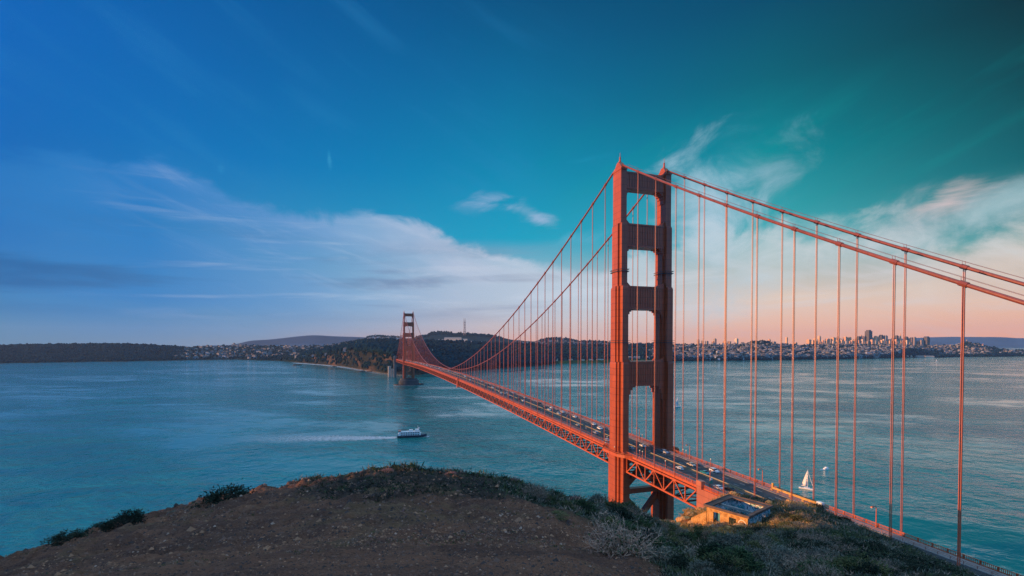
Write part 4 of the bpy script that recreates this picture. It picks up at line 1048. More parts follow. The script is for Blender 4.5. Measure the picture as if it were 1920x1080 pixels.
for z in (4.0, 6.7):
    mb = MB()
    for k in range(11):
        x = (-14.5+k*2.35)*s_
        for sy in (-1, 1): mb.box((x, sy*(4.42 if z < 5 else 4.22), z), (1.35*s_, .08, 1.5))
    o = mb.obj('window_row', M['glass'], ferry); o['kind'] = 'stuff'
MB().bb(4*s_, 9.5*s_, -3, 3, 8.35, 10.9).obj('wheelhouse', M['white'], ferry)
MB().bb(9.5*s_, 9.6*s_, -2.7, 2.7, 9.3, 10.4).obj('wheelhouse_window', M['glass'], ferry)
MB().bb(-4*s_, 1*s_, -2.2, 2.2, 8.35, 10.6).obj('deck_house', M['white'], ferry)
mb = MB(); mb.bb(-18.5*s_, -15*s_, -4, 4, 8.32, 9.6); mb.obj('stern_rail', M['redmetal'], ferry)
MB().tube([(8*s_,0,10.9), (8*s_,0,16)], .16, 6).bar((8*s_,-1.4,14), (8*s_,1.4,14), .12, .12).obj('mast', M['white'], ferry)
MB().bb(8.6*s_, 10.2*s_, -.8, .8, 10.95, 13.2).obj('funnel', M['white'], ferry)
# foam: wakes
m, tt, b = material('foam'); geo = tt.n('ShaderNodeNewGeometry').outputs['Position']; den = tt.n('ShaderNodeAttribute', attribute_name='foam').outputs['Fac']
n = tt.noise(geo, .22, 6, .75, .6); fac = tt.math('MULTIPLY', tt.mapr(tt.math('ADD', n, tt.math('MULTIPLY', den, .45)), .46, 1.05), tt.math('MINIMUM', tt.math('MULTIPLY', den, 2.0), 1.0))
b.inputs['Base Color'].default_value = (.62,.72,.78,1); b.inputs['Roughness'].default_value = .8
tr = tt.n('ShaderNodeBsdfTransparent'); mx = tt.n('ShaderNodeMixShader', inp={0: fac, 1: tr.outputs[0], 2: b.outputs[0]})
out = [q for q in m.node_tree.nodes if q.type == 'OUTPUT_MATERIAL'][0]; m.node_tree.links.new(mx.outputs[0], out.inputs[0]); M['foam'] = m
def wake(pts, w0, w1, label, dens=1.0, name='wake'):
    pts = np.array(pts, float); n = 40; ts = np.linspace(0, 1, n); P2 = np.stack([np.interp(ts, np.linspace(0, 1, len(pts)), pts[:, k]) for k in (0, 1)], 1)
    d = np.gradient(P2, axis=0); d /= np.linalg.norm(d, axis=1)[:, None]+1e-9; nn = np.stack([-d[:, 1], d[:, 0]], 1); w = w0+(w1-w0)*ts
    K = 9; V = np.zeros((n, K, 3)); A = np.zeros((n, K))
    for k in range(K):
        u = k/(K-1)*2-1; V[:, k, :2] = P2+nn*(u*w)[:, None]; V[:, k, 2] = .08; A[:, k] = dens*(1-abs(u)**1.6)*(1-ts)**.6*np.minimum(1, ts*20+.3)
    me_ = grid_mesh(name, V, M['foam']); vattr(me_, 'foam', A); o_ = bpy.data.objects.new(name, me_); COL.objects.link(o_); tag(o_, label, 'wake', kind='stuff'); return o_
fd = (fp1-fp0)/fl
wake([fp0+fd*4, fp0-fd*60+np.array([0,7,0]), fp0-fd*140+np.array([0,22,0]), fp0-fd*230+np.array([0,48,0])], 9, 62, 'white foaming wake trailing behind the ferry', .85)
wake([fp1+fd*4, fc+fd*0, fp0-fd*2], 5.6, 6.6, 'thin white bow foam along the ferry hull', .9)
sp_ = [at_z(px, r_, 0) for px, r_ in ((548,680.3),(575,682.2),(606,684.6),(640,688.2),(665,692.2),(690,697),(712,700.5),(733,703.8))]
wake(sp_, 26, 26, 'white surf line along the foot of the cliffs', 1.0, 'surf')
c_ = np.array([0, 1280.0, 0]); wake([c_+np.array([48*math.cos(a), 27*math.sin(a), 0]) for a in np.linspace(-2.9, -.2, 14)], 5, 5, 'foam washing around the distant tower pier', .9, 'surf')
def sailboat(px, row, length, mast, heading, label, jib=True):
    p = at_z(px, row, 0); o = empty('sailboat', (p[0], p[1], 0), heading); tag(o, label, 'sailboat'); L = length
    sub('hull', hull_mesh(L, L*.28, L*.085, M['white'], -.3, .6), o)
    h_ = hull_mesh(L*.42, L*.17, L*.05, M['white'], 0, .5, name='cabin'); sub('cabin', h_, o, (L*.02, 0, L*.085))
    MB().tube([(L*.08,0,L*.08), (L*.08,0,mast)], L*.011, 6).obj('mast', M['white'], o)
    MB().tube([(L*.08,0,L*.2), (-L*.36,0,L*.2)], L*.009, 6).obj('boom', M['white'], o)
    n = 8; rings = []
    for k in range(n):
        u = k/(n-1); z = L*.22+(mast*.97-L*.22)*u; x0 = L*.07; x1 = L*.07-(L*.42)*(1-u)**.85-.02; bel = L*.05*math.sin(math.pi*min(1, .2+u))
        rings.append([(x0, 0, z), (x0*.5+x1*.5, bel*(1-u), z), (x1, bel*.6*(1-u), z), (x0*.5+x1*.5, bel*(1-u)-.04, z)])
    MB().loft(rings).obj('mainsail', M['sail'], o, smooth=True)
    MB().tube([(L*.5,0,L*.12), (L*.3,0,mast*.45), (L*.085,0,mast*.93)], [L*.012, L*.014, L*.008], 6).obj('furled_jib', M['sail'], o)
    mb_ = MB()
    for q in ((-.40,.07),(-.33,-.06),(-.25,.06),(-.18,-.05)): mb_.box((L*q[0], L*q[1], L*.125), (L*.03, L*.03, L*.06))
    mb_.obj('cockpit_gear', M['dark'], o)
    return o
pA, pB = at_z(1498, 914, 0), at_z(1526, 919, 0)
sailboat(1512, 917, float(np.linalg.norm(pB-pA)), 17.5, math.atan2(pB[1]-pA[1], pB[0]-pA[0]), 'white sailboat with raised mainsail close beyond the bridge rail on the right')
sailboat(1270.5, 763.5, 15, 23, YAW*-1+.25, 'white sailboat farther out beside the right leg of the near tower')
sailboat(1756, 678.3, 13, 17, -.3, 'tiny dark sailboat far away near the city piers')
p = at_z(1549, 879, 0); o = empty('motorboat', (p[0], p[1], 0), .2); tag(o, 'small white motorboat in its own spray right of the near sailboat', 'motorboat')
sub('hull', hull_mesh(7.5, 2.6, 1.1, M['white'], -.3, .5), o); MB().bb(-1.2, .8, -.9, .9, 1.1, 2.0).obj('cabin', M['white'], o)
wake([p+np.array([3,0,0]), p-np.array([6,1.2,0]), p-np.array([14,3,0])], 2.6, 2.2, 'short white foam behind the small motorboat', 1.2)
# sea rocks
def rock(px, row, w, h, label):
    p = at_z(px, row, 0); bm = bmesh.new(); bmesh.ops.create_icosphere(bm, subdivisions=3, radius=1)
    for v in bm.verts:
        q = v.co; k = 1+.35*float(vnoise(q.x*2+px, q.y*2+q.z*1.7, 3)); v.co = Vector((q.x*w*k, q.y*w*.6*k, q.z*h*k-.2*h))
    me_ = bpy.data.meshes.new('sea_rock'); bm.to_mesh(me_); bm.free(); me_.materials.append(M['rock']); o_ = bpy.data.objects.new('sea_rock', me_); COL.objects.link(o_); o_.location = (p[0], p[1], 0)
    tag(o_, label, 'rock')
M['rock'] = simple('sea_rock_stone', (.05,.045,.045), .9, .4, .05, .4, .2)
rock(557, 685, 26, 9, 'dark sea rock off the wooded shore farthest left'); rock(627, 687.5, 14, 5, 'small dark sea rock at the foot of the cliff')
rock(679, 697, 18, 7, 'dark sea rock near the cliff left of the distant tower, larger one'); rock(692, 697.5, 13, 5, 'dark sea rock close to the cliff, smaller right neighbour')

# ------------------------------------------------------------------ far city
def facade(name, col, dark=(.05,.06,.07), sx=3.2, sz=3.6):
    m, tt, b = material(name); co = tt.n('ShaderNodeTexCoord').outputs['Object']; s = tt.n('ShaderNodeSeparateXYZ', inp={0: co})
    hx = tt.math('FRACT', tt.math('DIVIDE', tt.math('ADD', s.outputs[0], s.outputs[1]), sx)); hz = tt.math('FRACT', tt.math('DIVIDE', s.outputs[2], sz))
    wmask = tt.math('MULTIPLY', tt.math('GREATER_THAN', hx, .45), tt.math('GREATER_THAN', hz, .5))
    c = tt.mix(tt.math('MULTIPLY', wmask, .42), col, dark); m.node_tree.links.new(c, b.inputs['Base Color']); b.inputs['Roughness'].default_value = .6; return m
FC = {'cream': facade('facade_cream', (.85,.46,.24)), 'white': facade('facade_white', (.85,.58,.38)), 'tan': facade('facade_tan', (.74,.38,.19)), 'dark': facade('facade_dark', (.09,.075,.075)), 'grey': facade('facade_grey', (.36,.28,.24)), 'pink': facade('facade_pink', (.78,.38,.21))}
CITY_D = 6300
def tower_block(x0, x1, top, fc, label, base=647, dist=CITY_D, crown=None, name='office_tower', cat='tower block'):
    px = (x0+x1)/2; top = base-(base-top)*1.14; p = at_d(px, base, dist); q = at_d(px, top, dist); w = (x1-x0)/F*dist; dep = w*.9; zb = p[2]-25; h = q[2]-zb
    o = empty(name, (p[0], p[1], zb), -YAW-math.atan((px-960)/F)*.7+.78); tag(o, label, cat)
    w2 = w/1.42
    mb = MB(); hh_ = h
    if crown == 'pyramid':
        mb.loft([[(-w2/2,-w2/2,0),(w2/2,-w2/2,0),(w2/2,w2/2,0),(-w2/2,w2/2,0)], [(-.8,-.8,h*.86),(.8,-.8,h*.86),(.8,.8,h*.86),(-.8,.8,h*.86)]]); mb.obj('shaft', FC[fc], o)
        MB().tube([(0,0,h*.86), (0,0,h)], [.9, .15], 6).obj('spire', M['white'], o); return o
    if crown == 'chamfer':
        mb.loft([[(sx*w2/2, sy*w2/2, z) for sx, sy in ((-1,-1),(1,-1),(1,1),(-1,1))] for z in (0, h*.86)]+[[(sx*w2*.36, sy*w2*.36, h) for sx, sy in ((-1,-1),(1,-1),(1,1),(-1,1))]]); mb.obj('shaft', FC[fc], o); return o
    mb.bb(-w2/2, w2/2, -w2*.45, w2*.45, 0, h*.94); mb.obj('shaft', FC[fc], o)
    if crown == 'peak': MB().loft([[(sx*w2*.35, sy*w2*.32, h*.94) for sx, sy in ((-1,-1),(1,-1),(1,1),(-1,1))], [(sx*.6, sy*.6, h*1.05) for sx, sy in ((-1,-1),(1,-1),(1,1),(-1,1))]]).obj('roof', FC['tan'], o)
    else: MB().bb(-w2*.34, w2*.34, -w2*.3, w2*.3, h*.94+.003, h).obj('roof_plant', FC[fc], o)
    return o
TB = [(1512.5,1521,637.8,'tan',None,'broad tan block at the left end of the downtown cluster'), (1524.5,1529.5,636.5,'cream',None,'short cream block second from the left of the downtown cluster'),
 (1533,1539,632,'cream',None,'slender cream tower standing out left in the downtown cluster'), (1547,1556,636.2,'pink',None,'low pink block between two orange lit towers on the left of downtown'),
 (1558,1567,634,'tan','peak','tan block with a pointed roof left of centre downtown'), (1568.5,1572.5,632.5,'grey',None,'narrow grey tower right behind the pointed roof block'),
 (1573,1578,636,'white',None,'low white block right of the narrow grey tower'), (1580.5,1589.5,633.3,'pink',None,'wide pink tower downtown left of two thin towers'), (1590.5,1596,633.6,'cream',None,'thin cream tower just right of the wide pink tower'),
 (1600,1605,637,'tan',None,'low tan block left of the dark tower pair'), (1606,1613.5,632.5,'dark',None,'dark tower left of the tallest dark slab'), (1612.5,1616,630.5,'grey','peak','thin grey tower with pointed top beside the dark tower'),
 (1615.5,1620.5,632,'pink',None,'narrow pink tower directly left of the tallest dark slab'), (1622,1634.5,622.3,'dark',None,'tallest dark slab tower in the middle of downtown'), (1623.5,1630.5,632.2,'white',None,'white tower standing in front of the tallest dark slab'),
 (1630.5,1637.5,634.2,'grey',None,'grey block to the right foot of the tallest dark slab'), (1638.5,1645.5,631.8,'cream',None,'cream tower between the tallest slab and the dark topped tower'),
 (1648,1656,630,'dark',None,'dark topped tower right of the cream one'), (1646,1650,633,'pink',None,'pink tower touching the left side of the dark topped tower'), (1656.5,1664,631,'grey',None,'grey tower right of the dark topped tower'), (1664.5,1669.5,637.5,'tan',None,'low tan block left of the bridge suspender downtown'),
 (1671,1676,635,'cream',None,'cream tower right behind a bridge suspender'), (1677.5,1684.5,631,'dark',None,'dark square tower left of the pyramid'), (1684,1692,622.5,'cream','pyramid','slim pointed pyramid tower in the downtown skyline'),
 (1689,1694.5,639,'pink',None,'low pink block at the foot of the pyramid'), (1694,1698.5,639.5,'white',None,'low white block at the right foot of the pyramid'), (1695,1702.5,632.8,'dark',None,'dark tower right of the pyramid'), (1702.5,1705.5,636,'tan',None,'thin tan block between two dark towers right of the pyramid'),
 (1706,1710.5,634.3,'pink',None,'pink tower right of the dark pair'), (1710,1717.5,633.6,'grey',None,'broad grey tower near the right end of downtown'), (1702,1708,641.5,'cream',None,'small cream block low in front of the grey tower'),
 (1718,1724,640.5,'dark',None,'low dark block toward the right end of downtown'), (1722.5,1731,638.5,'grey',None,'low broad grey block left of the chamfered tower'), (1732,1742,632.8,'dark','chamfer','dark tower with chamfered top at the right end of downtown'),
 (1306,1311.5,637.5,'grey',None,'grey hilltop tower just right of the near bridge tower'), (1315,1319,639.5,'tan',None,'small tan hilltop tower second right of the near bridge tower'), (1322,1328.5,640,'grey',None,'low grey hilltop block third right of the near bridge tower'),
 (1334.5,1339.5,640.5,'pink',None,'pink hilltop block leaning on a taller grey tower'), (1337.5,1343.5,636,'grey',None,'taller grey hilltop tower beside the pink block'), (1356,1362,639,'pink',None,'pink hilltop tower behind the second suspender pair'),
 (1364,1371,640.5,'tan',None,'low tan hilltop block right of the second suspender pair'), (1377.5,1384.5,635.9,'white',None,'white hilltop tower with a dark side left of the wooded knoll'), (1408,1414,641,'pink',None,'low pink hilltop block at the left of the wooded knoll'),
 (1440,1445,637,'tan','peak','tan hilltop block with pointed roof right of the wooded knoll'), (1446,1455,641,'grey',None,'long low grey hilltop block right of the wooded knoll'), (1472.5,1477,633.8,'cream',None,'slender cream hilltop tower alone between knoll and downtown'),
 (1488,1495,642.5,'tan',None,'low tan hilltop block right of the slender cream tower')]
for x0, x1, tp, fc, cr, lb in TB: tower_block(x0, x1, tp, fc, lb, crown=cr, dist=CITY_D if x0 > 1500 else 5200, base=647 if x0 > 1500 else 646, name='office_tower' if x0 > 1500 else 'apartment_tower')
for k, (px, top) in enumerate([(1524,639.5),(1543,639),(1570,639),(1586,640),(1597,639.5),(1610,639),(1620,639.5),(1641,639),(1653,639),(1661,640),(1675,640.5),(1683,640),(1529,640),(1538,641),(1550,637.5),(1562,640.5),(1578,638.5),(1593,640.5),(1602,638.5),(1617,637.5),(1626,640.5),(1635,638),(1647,640.5),(1657,637.5),(1668,639.5),(1680,637.5),(1691,641),(1700,639)]):
    w = 4+(k*37 % 30)/10; o = tower_block(px-w/2, px+w/2, top, ['cream','pink','tan','white'][k % 4], f'low sunlit {["cream","pink","tan","white"][k % 4]} mid rise block filling the front of the downtown cluster', dist=CITY_D-350, base=648, name='city_block', cat='city block'); o['group'] = f'low sunlit {["cream","pink","tan","white"][k % 4]} blocks in front of downtown'
# lattice mast on the ridge
p = at_d(871, 627, 6850); top = at_d(871, 597, 6850)[2]; hm = top-p[2]+12
o = empty('radio_mast', (p[0], p[1], p[2]-12), -YAW); tag(o, 'tall three legged radio mast on the hazy ridge right of the distant tower', 'radio mast')
for k in range(3):
    a = 2*math.pi*k/3+.3; f_ = lambda r_, z: (r_*math.cos(a), r_*math.sin(a), z*hm)
    MB().tube([f_(20, 0), f_(11, .45), f_(13, .68), f_(14, .78)], [4.6, 3.8, 3.6, 3.4], 6).obj('leg', M['mast'] if 'mast' in M else M.setdefault('mast', simple('mast_steel', (.10,.07,.08), .6)), o)
    MB().tube([f_(14, .78), f_(14, 1.0)], [2.8, 1.4], 6).obj('antenna', M['mast'], o)
for z, r_ in ((.2, 16.5), (.45, 11.5), (.62, 13), (.78, 15)):
    mb = MB(); pts = [(r_*math.cos(2*math.pi*k/3+.3), r_*math.sin(2*math.pi*k/3+.3), z*hm) for k in range(3)]
    for a_, b_ in zip(pts, pts[1:]+pts[:1]): mb.bar(a_, b_, 4, 7)
    mb.obj('crossbar', M['mast'], o)
# memorial column on the wooded hill
p = at_d(1812.5, 643.5, 5600); tp = at_d(1812.5, 636.5, 5600)[2]
o = empty('memorial_tower', (p[0], p[1], p[2]-8)); tag(o, 'slim round memorial tower on the wooded hill at the far right', 'tower'); hz_ = tp-p[2]+8
MB().tube([(0,0,0), (0,0,hz_*.86)], [5.0, 4.6], 14).obj('shaft', FC['grey'], o); MB().tube([(0,0,hz_*.86), (0,0,hz_)], [4.0, 3.8], 14).obj('crown', FC['grey'], o); MB().bb(-12, 12, -12, 12, 0, 12).obj('base', FC['grey'], o)
# church with two spires below it
p = at_d(1841, 649.5, 5350); o = empty('church', (p[0], p[1], p[2]-6)); tag(o, 'small pale church with twin spires right of the memorial tower', 'church')
MB().bb(-10, 10, -8, 8, 0, 14).obj('nave', FC['white'], o)
for sx in (-1, 1):
    MB().bb(sx*9-3, sx*9+3, -12, -6, 0, 22).obj('bell_tower', FC['white'], o); MB().loft([[(sx*9+a*3, -9+b_*3, 22) for a, b_ in ((-1,-1),(1,-1),(1,1),(-1,1))], [(sx*9+a*.2, -9+b_*.2, 40) for a, b_ in ((-1,-1),(1,-1),(1,1),(-1,1))]]).obj('spire', M['redmetal'], o)
# pier sheds
def shed(x0, x1, r0, r1, label, dist=None, mat='white', name='pier_shed', cat='shed', roof='tan'):
    d_ = dist or CAM[2]/((r1-HORIZ)/F)*1.0; p_ = at_d((x0+x1)/2, r1, d_); w = (x1-x0)/F*d_; h = (r1-r0)/F*d_; o_ = empty(name, (p_[0], p_[1], p_[2]-3), -YAW); tag(o_, label, cat)
    MB().bb(-w/2, w/2, 0, 26, 0, 3+h*.7).obj('wall', FC[mat], o_); MB().prism([(-1, 3+h*.7), (27, 3+h*.7), (13, 3+h)], 'x', -w/2-1, w/2+1).obj('roof', simple('shed_roof', (.36,.3,.26), .8) if 'shedroof' not in M else M['shedroof'], o_)
shed(1668, 1690, 666.6, 670.2, 'long pale pier shed left of the three low pier sheds', mat='cream'); shed(1690.5, 1717, 666.8, 670.3, 'long bright pier shed in front of the green domed park', mat='white')
shed(1719, 1735, 667, 670.5, 'pier shed with dark roof, second right of the bright long one', mat='grey'); shed(1736.5, 1752, 667, 670.6, 'pier shed at the right tip beside open water', mat='white')
# pale buildings on the wooded shore
for x0, x1, r0, r1, mt, lb in [(808,818.5,655,659,'white','white round roofed hall in the woods right of the distant tower'), (797,803,656,658.5,'white','small white building left of the round roofed hall'),
    (829,847,671,673.5,'white','long low white building in the woods above the bridge cables'), (893,909,671,673.5,'white','long white shed among trees behind the suspenders, upper one'), (887,905,674.5,677,'grey','long grey shed among trees behind the suspenders, lower one'),
    (833,865,632.5,639.5,'white','big pale hospital block below the hazy ridge'), (866,876,635,639.5,'white','pale square block right of the big hospital block'), (822,832,636,639,'grey','grey low block left of the big hospital block'),
    (1015,1021,674,677,'white','white cabin by the lawn near the small jetty'), (1040,1046,671.5,676,'white','white beach house left of the shoreline lawn'), (1066,1074,673,676,'cream','cream shed on the shoreline lawn, third from left'), (1085,1096,673.5,675.5,'white','long white barrack on the shoreline lawn'),
    (1104,1112,673,675.5,'white','white barrack right of the long one on the lawn'), (1118,1132,673,675.2,'white','low white shed near the tower on the shoreline lawn'), (1160,1176,666.5,670,'white','white sheds seen through the near tower opening'), (1180,1200,668,671.5,'grey','grey sheds seen through the near tower opening'),
    (1268,1284,663,666.5,'white','long white building by the city shore right of the near tower'), (1356,1366,659.5,663,'cream','cream hall above the city shore trees'), (750,763,628.5,630,'grey','grey long house behind the distant tower')]:
    p = far_row((x0+x1)/2, r1) if r1 > 645 else None
    dd_ = 6000 if p is None else float(np.dot(p-CAM, (math.sin(YAW), math.cos(YAW), 0)))
    shed(x0, x1, r0, r1, lb, dist=dd_, mat=mt, name='shore_building', cat='building')
# jetty
p0, p1 = at_z(1001, 691.5, 0), at_z(1025, 691, 0); o = empty('jetty', ((p0[0]+p1[0])/2, (p0[1]+p1[1])/2, 0), math.atan2(p1[1]-p0[1], p1[0]-p0[0])); tag(o, 'dark jetty reaching into the bay beyond the suspenders', 'jetty'); L = float(np.linalg.norm(p1-p0))
MB().bb(-L/2, L/2, -5, 5, 2.5, 4.5).obj('platform', M['pierconc'], o); mb = MB()
for k in range(9):
    for sy in (-4, 4): mb.tube([(-L/2+L*(k+.5)/9, sy, -2), (-L/2+L*(k+.5)/9, sy, 2.5)], .6, 6)
q = mb.obj('piles', M['pierconc'], o); q['kind'] = 'stuff'
# houses
def house_mesh(fc, gable):
    mb = MB(); mb.bb(-.5, .5, -.5, .5, -.6, .8)
    if gable: mb.prism([(-.54, .8), (.54, .8), (0, 1.12)], 'y', -.53, .53, 1)
    else: mb.bb(-.53, .53, -.53, .53, .803, .88, 1)
    return mb.mesh('house', [FC[fc], M['roofs'][0] if gable else M['roofs'][1]])
M['roofs'] = [simple('roof_tiles', (.16,.11,.09), .85), simple('flat_roof', (.30,.29,.28), .85)]
wallc = {'white': (.44,.49,.55), 'cream': (.36,.37,.37), 'grey': (.20,.22,.25), 'pink': (.30,.27,.28), 'tan': (.22,.20,.19)}
for k_, c_ in wallc.items(): FC['h_'+k_] = facade('house_wall_'+k_, c_, (.10,.11,.12), .31, .36)
HM = [(k_, g_, house_mesh('h_'+k_, g_)) for k_ in wallc for g_ in (True, False)]
HM += [(k_, False, house_mesh(k_, False)) for k_ in ('cream', 'tan', 'pink')]
hs = []
r3 = random.Random(11)
def zone(n, px0, px1, t0, t1, dens=None, V=None, pxa=None, ta=None):
    c_ = 0
    while c_ < n:
        px = r3.uniform(px0, px1); tt_ = r3.uniform(t0, t1)
        if 1688 < px < 1762 and 1.45 < tt_ < 2.35: continue
        if float(vnoise(px*.05, tt_*3.1, 3)) > .35: continue
        p_ = far_pt(px, tt_, V, pxa, ta); d_ = float((p_[0]-CAM[0])*math.sin(YAW)+(p_[1]-CAM[1])*math.cos(YAW)); hs.append((d_, p_, px)); c_ += 1
zone(1900, 1215, 1860, 1.75, 3.98); zone(500, 1266, 1660, 1.25, 1.8); zone(120, 1850, 1935, 2.0, 3.8); zone(330, 330, 650, 1.8, 3.98); zone(50, 330, 480, 1.3, 1.8)
zone(260, 690, 758, 1.9, 2.98, None, VH, pxH, tH); zone(260, 960, 1260, 1.6, 2.98, None, VH, pxH, tH); zone(90, 795, 940, 1.3, 1.9, None, VH, pxH, tH)
hs.sort(key=lambda q: q[0]); soup = {k_: MB() for k_ in range(len(HM))}
desc = {'white': 'white', 'cream': 'cream', 'grey': 'grey', 'pink': 'pinkish', 'tan': 'tan'}
for i, (d_, p_, px) in enumerate(hs):
    k_ = r3.choice([0,1,1,2,3,4,5,6,7,8,9])
    if px > 1500 and d_ > 4950 and r3.random() < .7: k_ = len(wallc)*2+r3.randrange(3)  # walls near downtown take warm tones, sunlight put into the colour
    if px < 760: k_ = r3.choice([4,5,8,9,4,5,0])
    nm, gb, hm_ = HM[k_]
    w, dp, h = r3.uniform(13, 26), r3.uniform(12, 20), r3.uniform(9, 16); rz = -YAW+r3.choice([0, .35, -.2])+r3.uniform(-.1, .1)
    if r3.random() < .06: h *= 1.8; w *= 1.3
    if i < 280:
        o = bpy.data.objects.new('house', hm_); COL.objects.link(o); o.location = p_; o.rotation_euler.z = rz; o.scale = (w, dp, h)
        where = 'on the slope left of the distant tower' if px < 760 else ('on the city hillside above the far shore' if px > 1200 else 'on the ridge behind the bay woods')
        lb = f'small {desc[nm]} {"gabled" if gb else "flat roofed"} house {where}'; tag(o, lb, 'house', lb.replace(' house ', ' houses '))
    else:
        cs, sn = math.cos(rz), math.sin(rz)
        for zz in range(1):
            s0 = soup[k_]; o0 = len(s0.v)
            for v in hm_.vertices:
                x, y, z = v.co.x*w, v.co.y*dp, v.co.z*h; s0.v.append((p_[0]+x*cs-y*sn, p_[1]+x*sn+y*cs, p_[2]+z))
            for f_ in hm_.polygons: s0.f.append(tuple(o0+q for q in f_.vertices)); s0.m.append(f_.material_index)
allh = MB(); mats_ = []
for k_, s0 in soup.items():
    o0 = len(allh.v); allh.v += s0.v; allh.f += [tuple(q+o0 for q in f_) for f_ in s0.f]
    if px < 760: k_ = r3.choice([4,5,8,9,4,5,0])
    nm, gb, hm_ = HM[k_]; base_i = len(mats_); mats_ += list(hm_.materials); allh.m += [base_i+q for q in s0.m]
o = allh.obj('houses', mats_, fix=False); tag(o, 'dense mass of small distant houses covering the far city slopes', 'houses', kind='stuff')
# woods on the far shore: one mass of crowns
M['woods'] = simple('far_foliage', (.007,.028,.040), 1.0, .3, .02, spec=.05)
bm = bmesh.new(); bmesh.ops.create_icosphere(bm, subdivisions=1, radius=1); ico_v = np.array([v.co[:] for v in bm.verts]); ico_f = np.array([[v.index for v in f_.verts] for f_ in bm.faces]); bm.free()
def crowns(lst, name, mat, label):
    n = len(lst); V = np.zeros((n, len(ico_v), 3)); Fc = (ico_f[None]+(np.arange(n)*len(ico_v))[:, None, None]).reshape(-1, 3)
    for i, (p_, r_, h_) in enumerate(lst): V[i] = np.array(p_)+ico_v*np.array([r_, r_, h_])*(1+.28*(rng.random((len(ico_v), 1))-.5))+np.array([0, 0, h_*.6])
    me_ = bpy.data.meshes.new(name); me_.vertices.add(n*len(ico_v)); me_.vertices.foreach_set('co', V.reshape(-1).astype(np.float32)); me_.loops.add(Fc.size); me_.loops.foreach_set('vertex_index', Fc.reshape(-1).astype(np.int32))
    me_.polygons.add(len(Fc)); me_.polygons.foreach_set('loop_start', (np.arange(len(Fc))*3).astype(np.int32)); me_.update(calc_edges=True); me_.materials.append(mat)
    o_ = bpy.data.objects.new(name, me_); COL.objects.link(o_); tag(o_, label, 'woods', kind='stuff'); return o_
lst = []
def wz(n, px0, px1, t0, t1, rmin=7, rmax=14, V=None, pxa=None, ta=None):
    for _ in range(n):
        px = r3.uniform(px0, px1); p_ = far_pt(px, r3.uniform(t0, t1), V, pxa, ta); r_ = r3.uniform(rmin, rmax); lst.append((p_, r_, r_*r3.uniform(.8, 1.3)))
wz(3800, -60, 340, 1.05, 4.0, 6, 10); wz(420, -60, 330, 3.85, 4.0, 7, 12); wz(1700, 640, 1230, 1.9, 4.0); wz(500, 640, 1230, 3.8, 4.0, 9, 15); wz(900, 560, 760, 1.95, 3.2); wz(420, 480, 760, 1.1, 1.95, 5, 9); wz(900, 780, 1040, 1.2, 2.2); wz(800, 330, 660, 1.2, 4.0, 6, 11)
wz(1500, 1260, 1900, 1.08, 1.5, 6, 11); wz(1700, 1215, 1900, 1.5, 4.0, 6, 10); wz(160, 1408, 1442, 3.85, 4.0, 10, 16); wz(260, 1690, 1755, 1.6, 2.3, 7, 11); wz(140, 1800, 1838, 3.2, 4.0, 8, 13); wz(260, 1850, 1935, 1.1, 4.0, 8, 13)
wz(200, 688, 750, 2.85, 3.0, 9, 15, VH, pxH, tH); wz(260, 780, 945, 2.6, 3.0, 9, 15, VH, pxH, tH); wz(260, 1012, 1160, 2.6, 3.0, 9, 15, VH, pxH, tH)
crowns(lst, 'woods', M['woods'], 'dark far off woods along the opposite shore and hilltops')

# ------------------------------------------------------------------ plants and clods on the headland
def leafmat(name, a, b_):
    m, tt, b = material(name); geo = tt.n('ShaderNodeNewGeometry').outputs['Position']
    r_ = tt.n('ShaderNodeObjectInfo').outputs['Random']; n = tt.noise(geo, 4.0, 3, .6)
    f = tt.math('ADD', tt.math('MULTIPLY', r_, .5), tt.math('MULTIPLY', tt.mapr(n, .3, .7), .5))
    m.node_tree.links.new(tt.mix(f, a, b_), b.inputs['Base Color']); b.inputs['Roughness'].default_value = .85; b.inputs['Specular IOR Level'].default_value = .15
    return m
LM = {'straw': leafmat('twig_pale', (.38,.20,.135), (.62,.38,.27)), 'green': leafmat('leaf_green', (.03,.05,.024), (.09,.125,.05)), 'grey': leafmat('leaf_grey', (.10,.10,.075), (.22,.20,.15)), 'olive': leafmat('leaf_olive', (.06,.065,.025), (.16,.155,.06)),
      'dry': leafmat('twig_dry', (.26,.16,.115), (.46,.31,.23)), 'pink': leafmat('leaf_pink', (.24,.11,.10), (.42,.22,.18)), 'gold': leafmat('leaf_gold', (.30,.17,.05), (.46,.28,.10)), 'dark': leafmat('leaf_dark', (.016,.026,.018), (.04,.05,.028)), 'bark': leafmat('twig_brown', (.05,.04,.035), (.10,.08,.07))}
def quads(P, D, w, rg):
    """flat leaf quads at P along D"""
    n = len(P); side = np.cross(D, rg.normal(size=(n, 3))); side /= np.linalg.norm(side, axis=1)[:, None]+1e-9
    w = np.broadcast_to(w, (n,))[:, None]
    return np.stack([P-side*w*.5, P+D*.45-side*w*.9+0*P, P+D, P+D*.45+side*w*.9], 1)
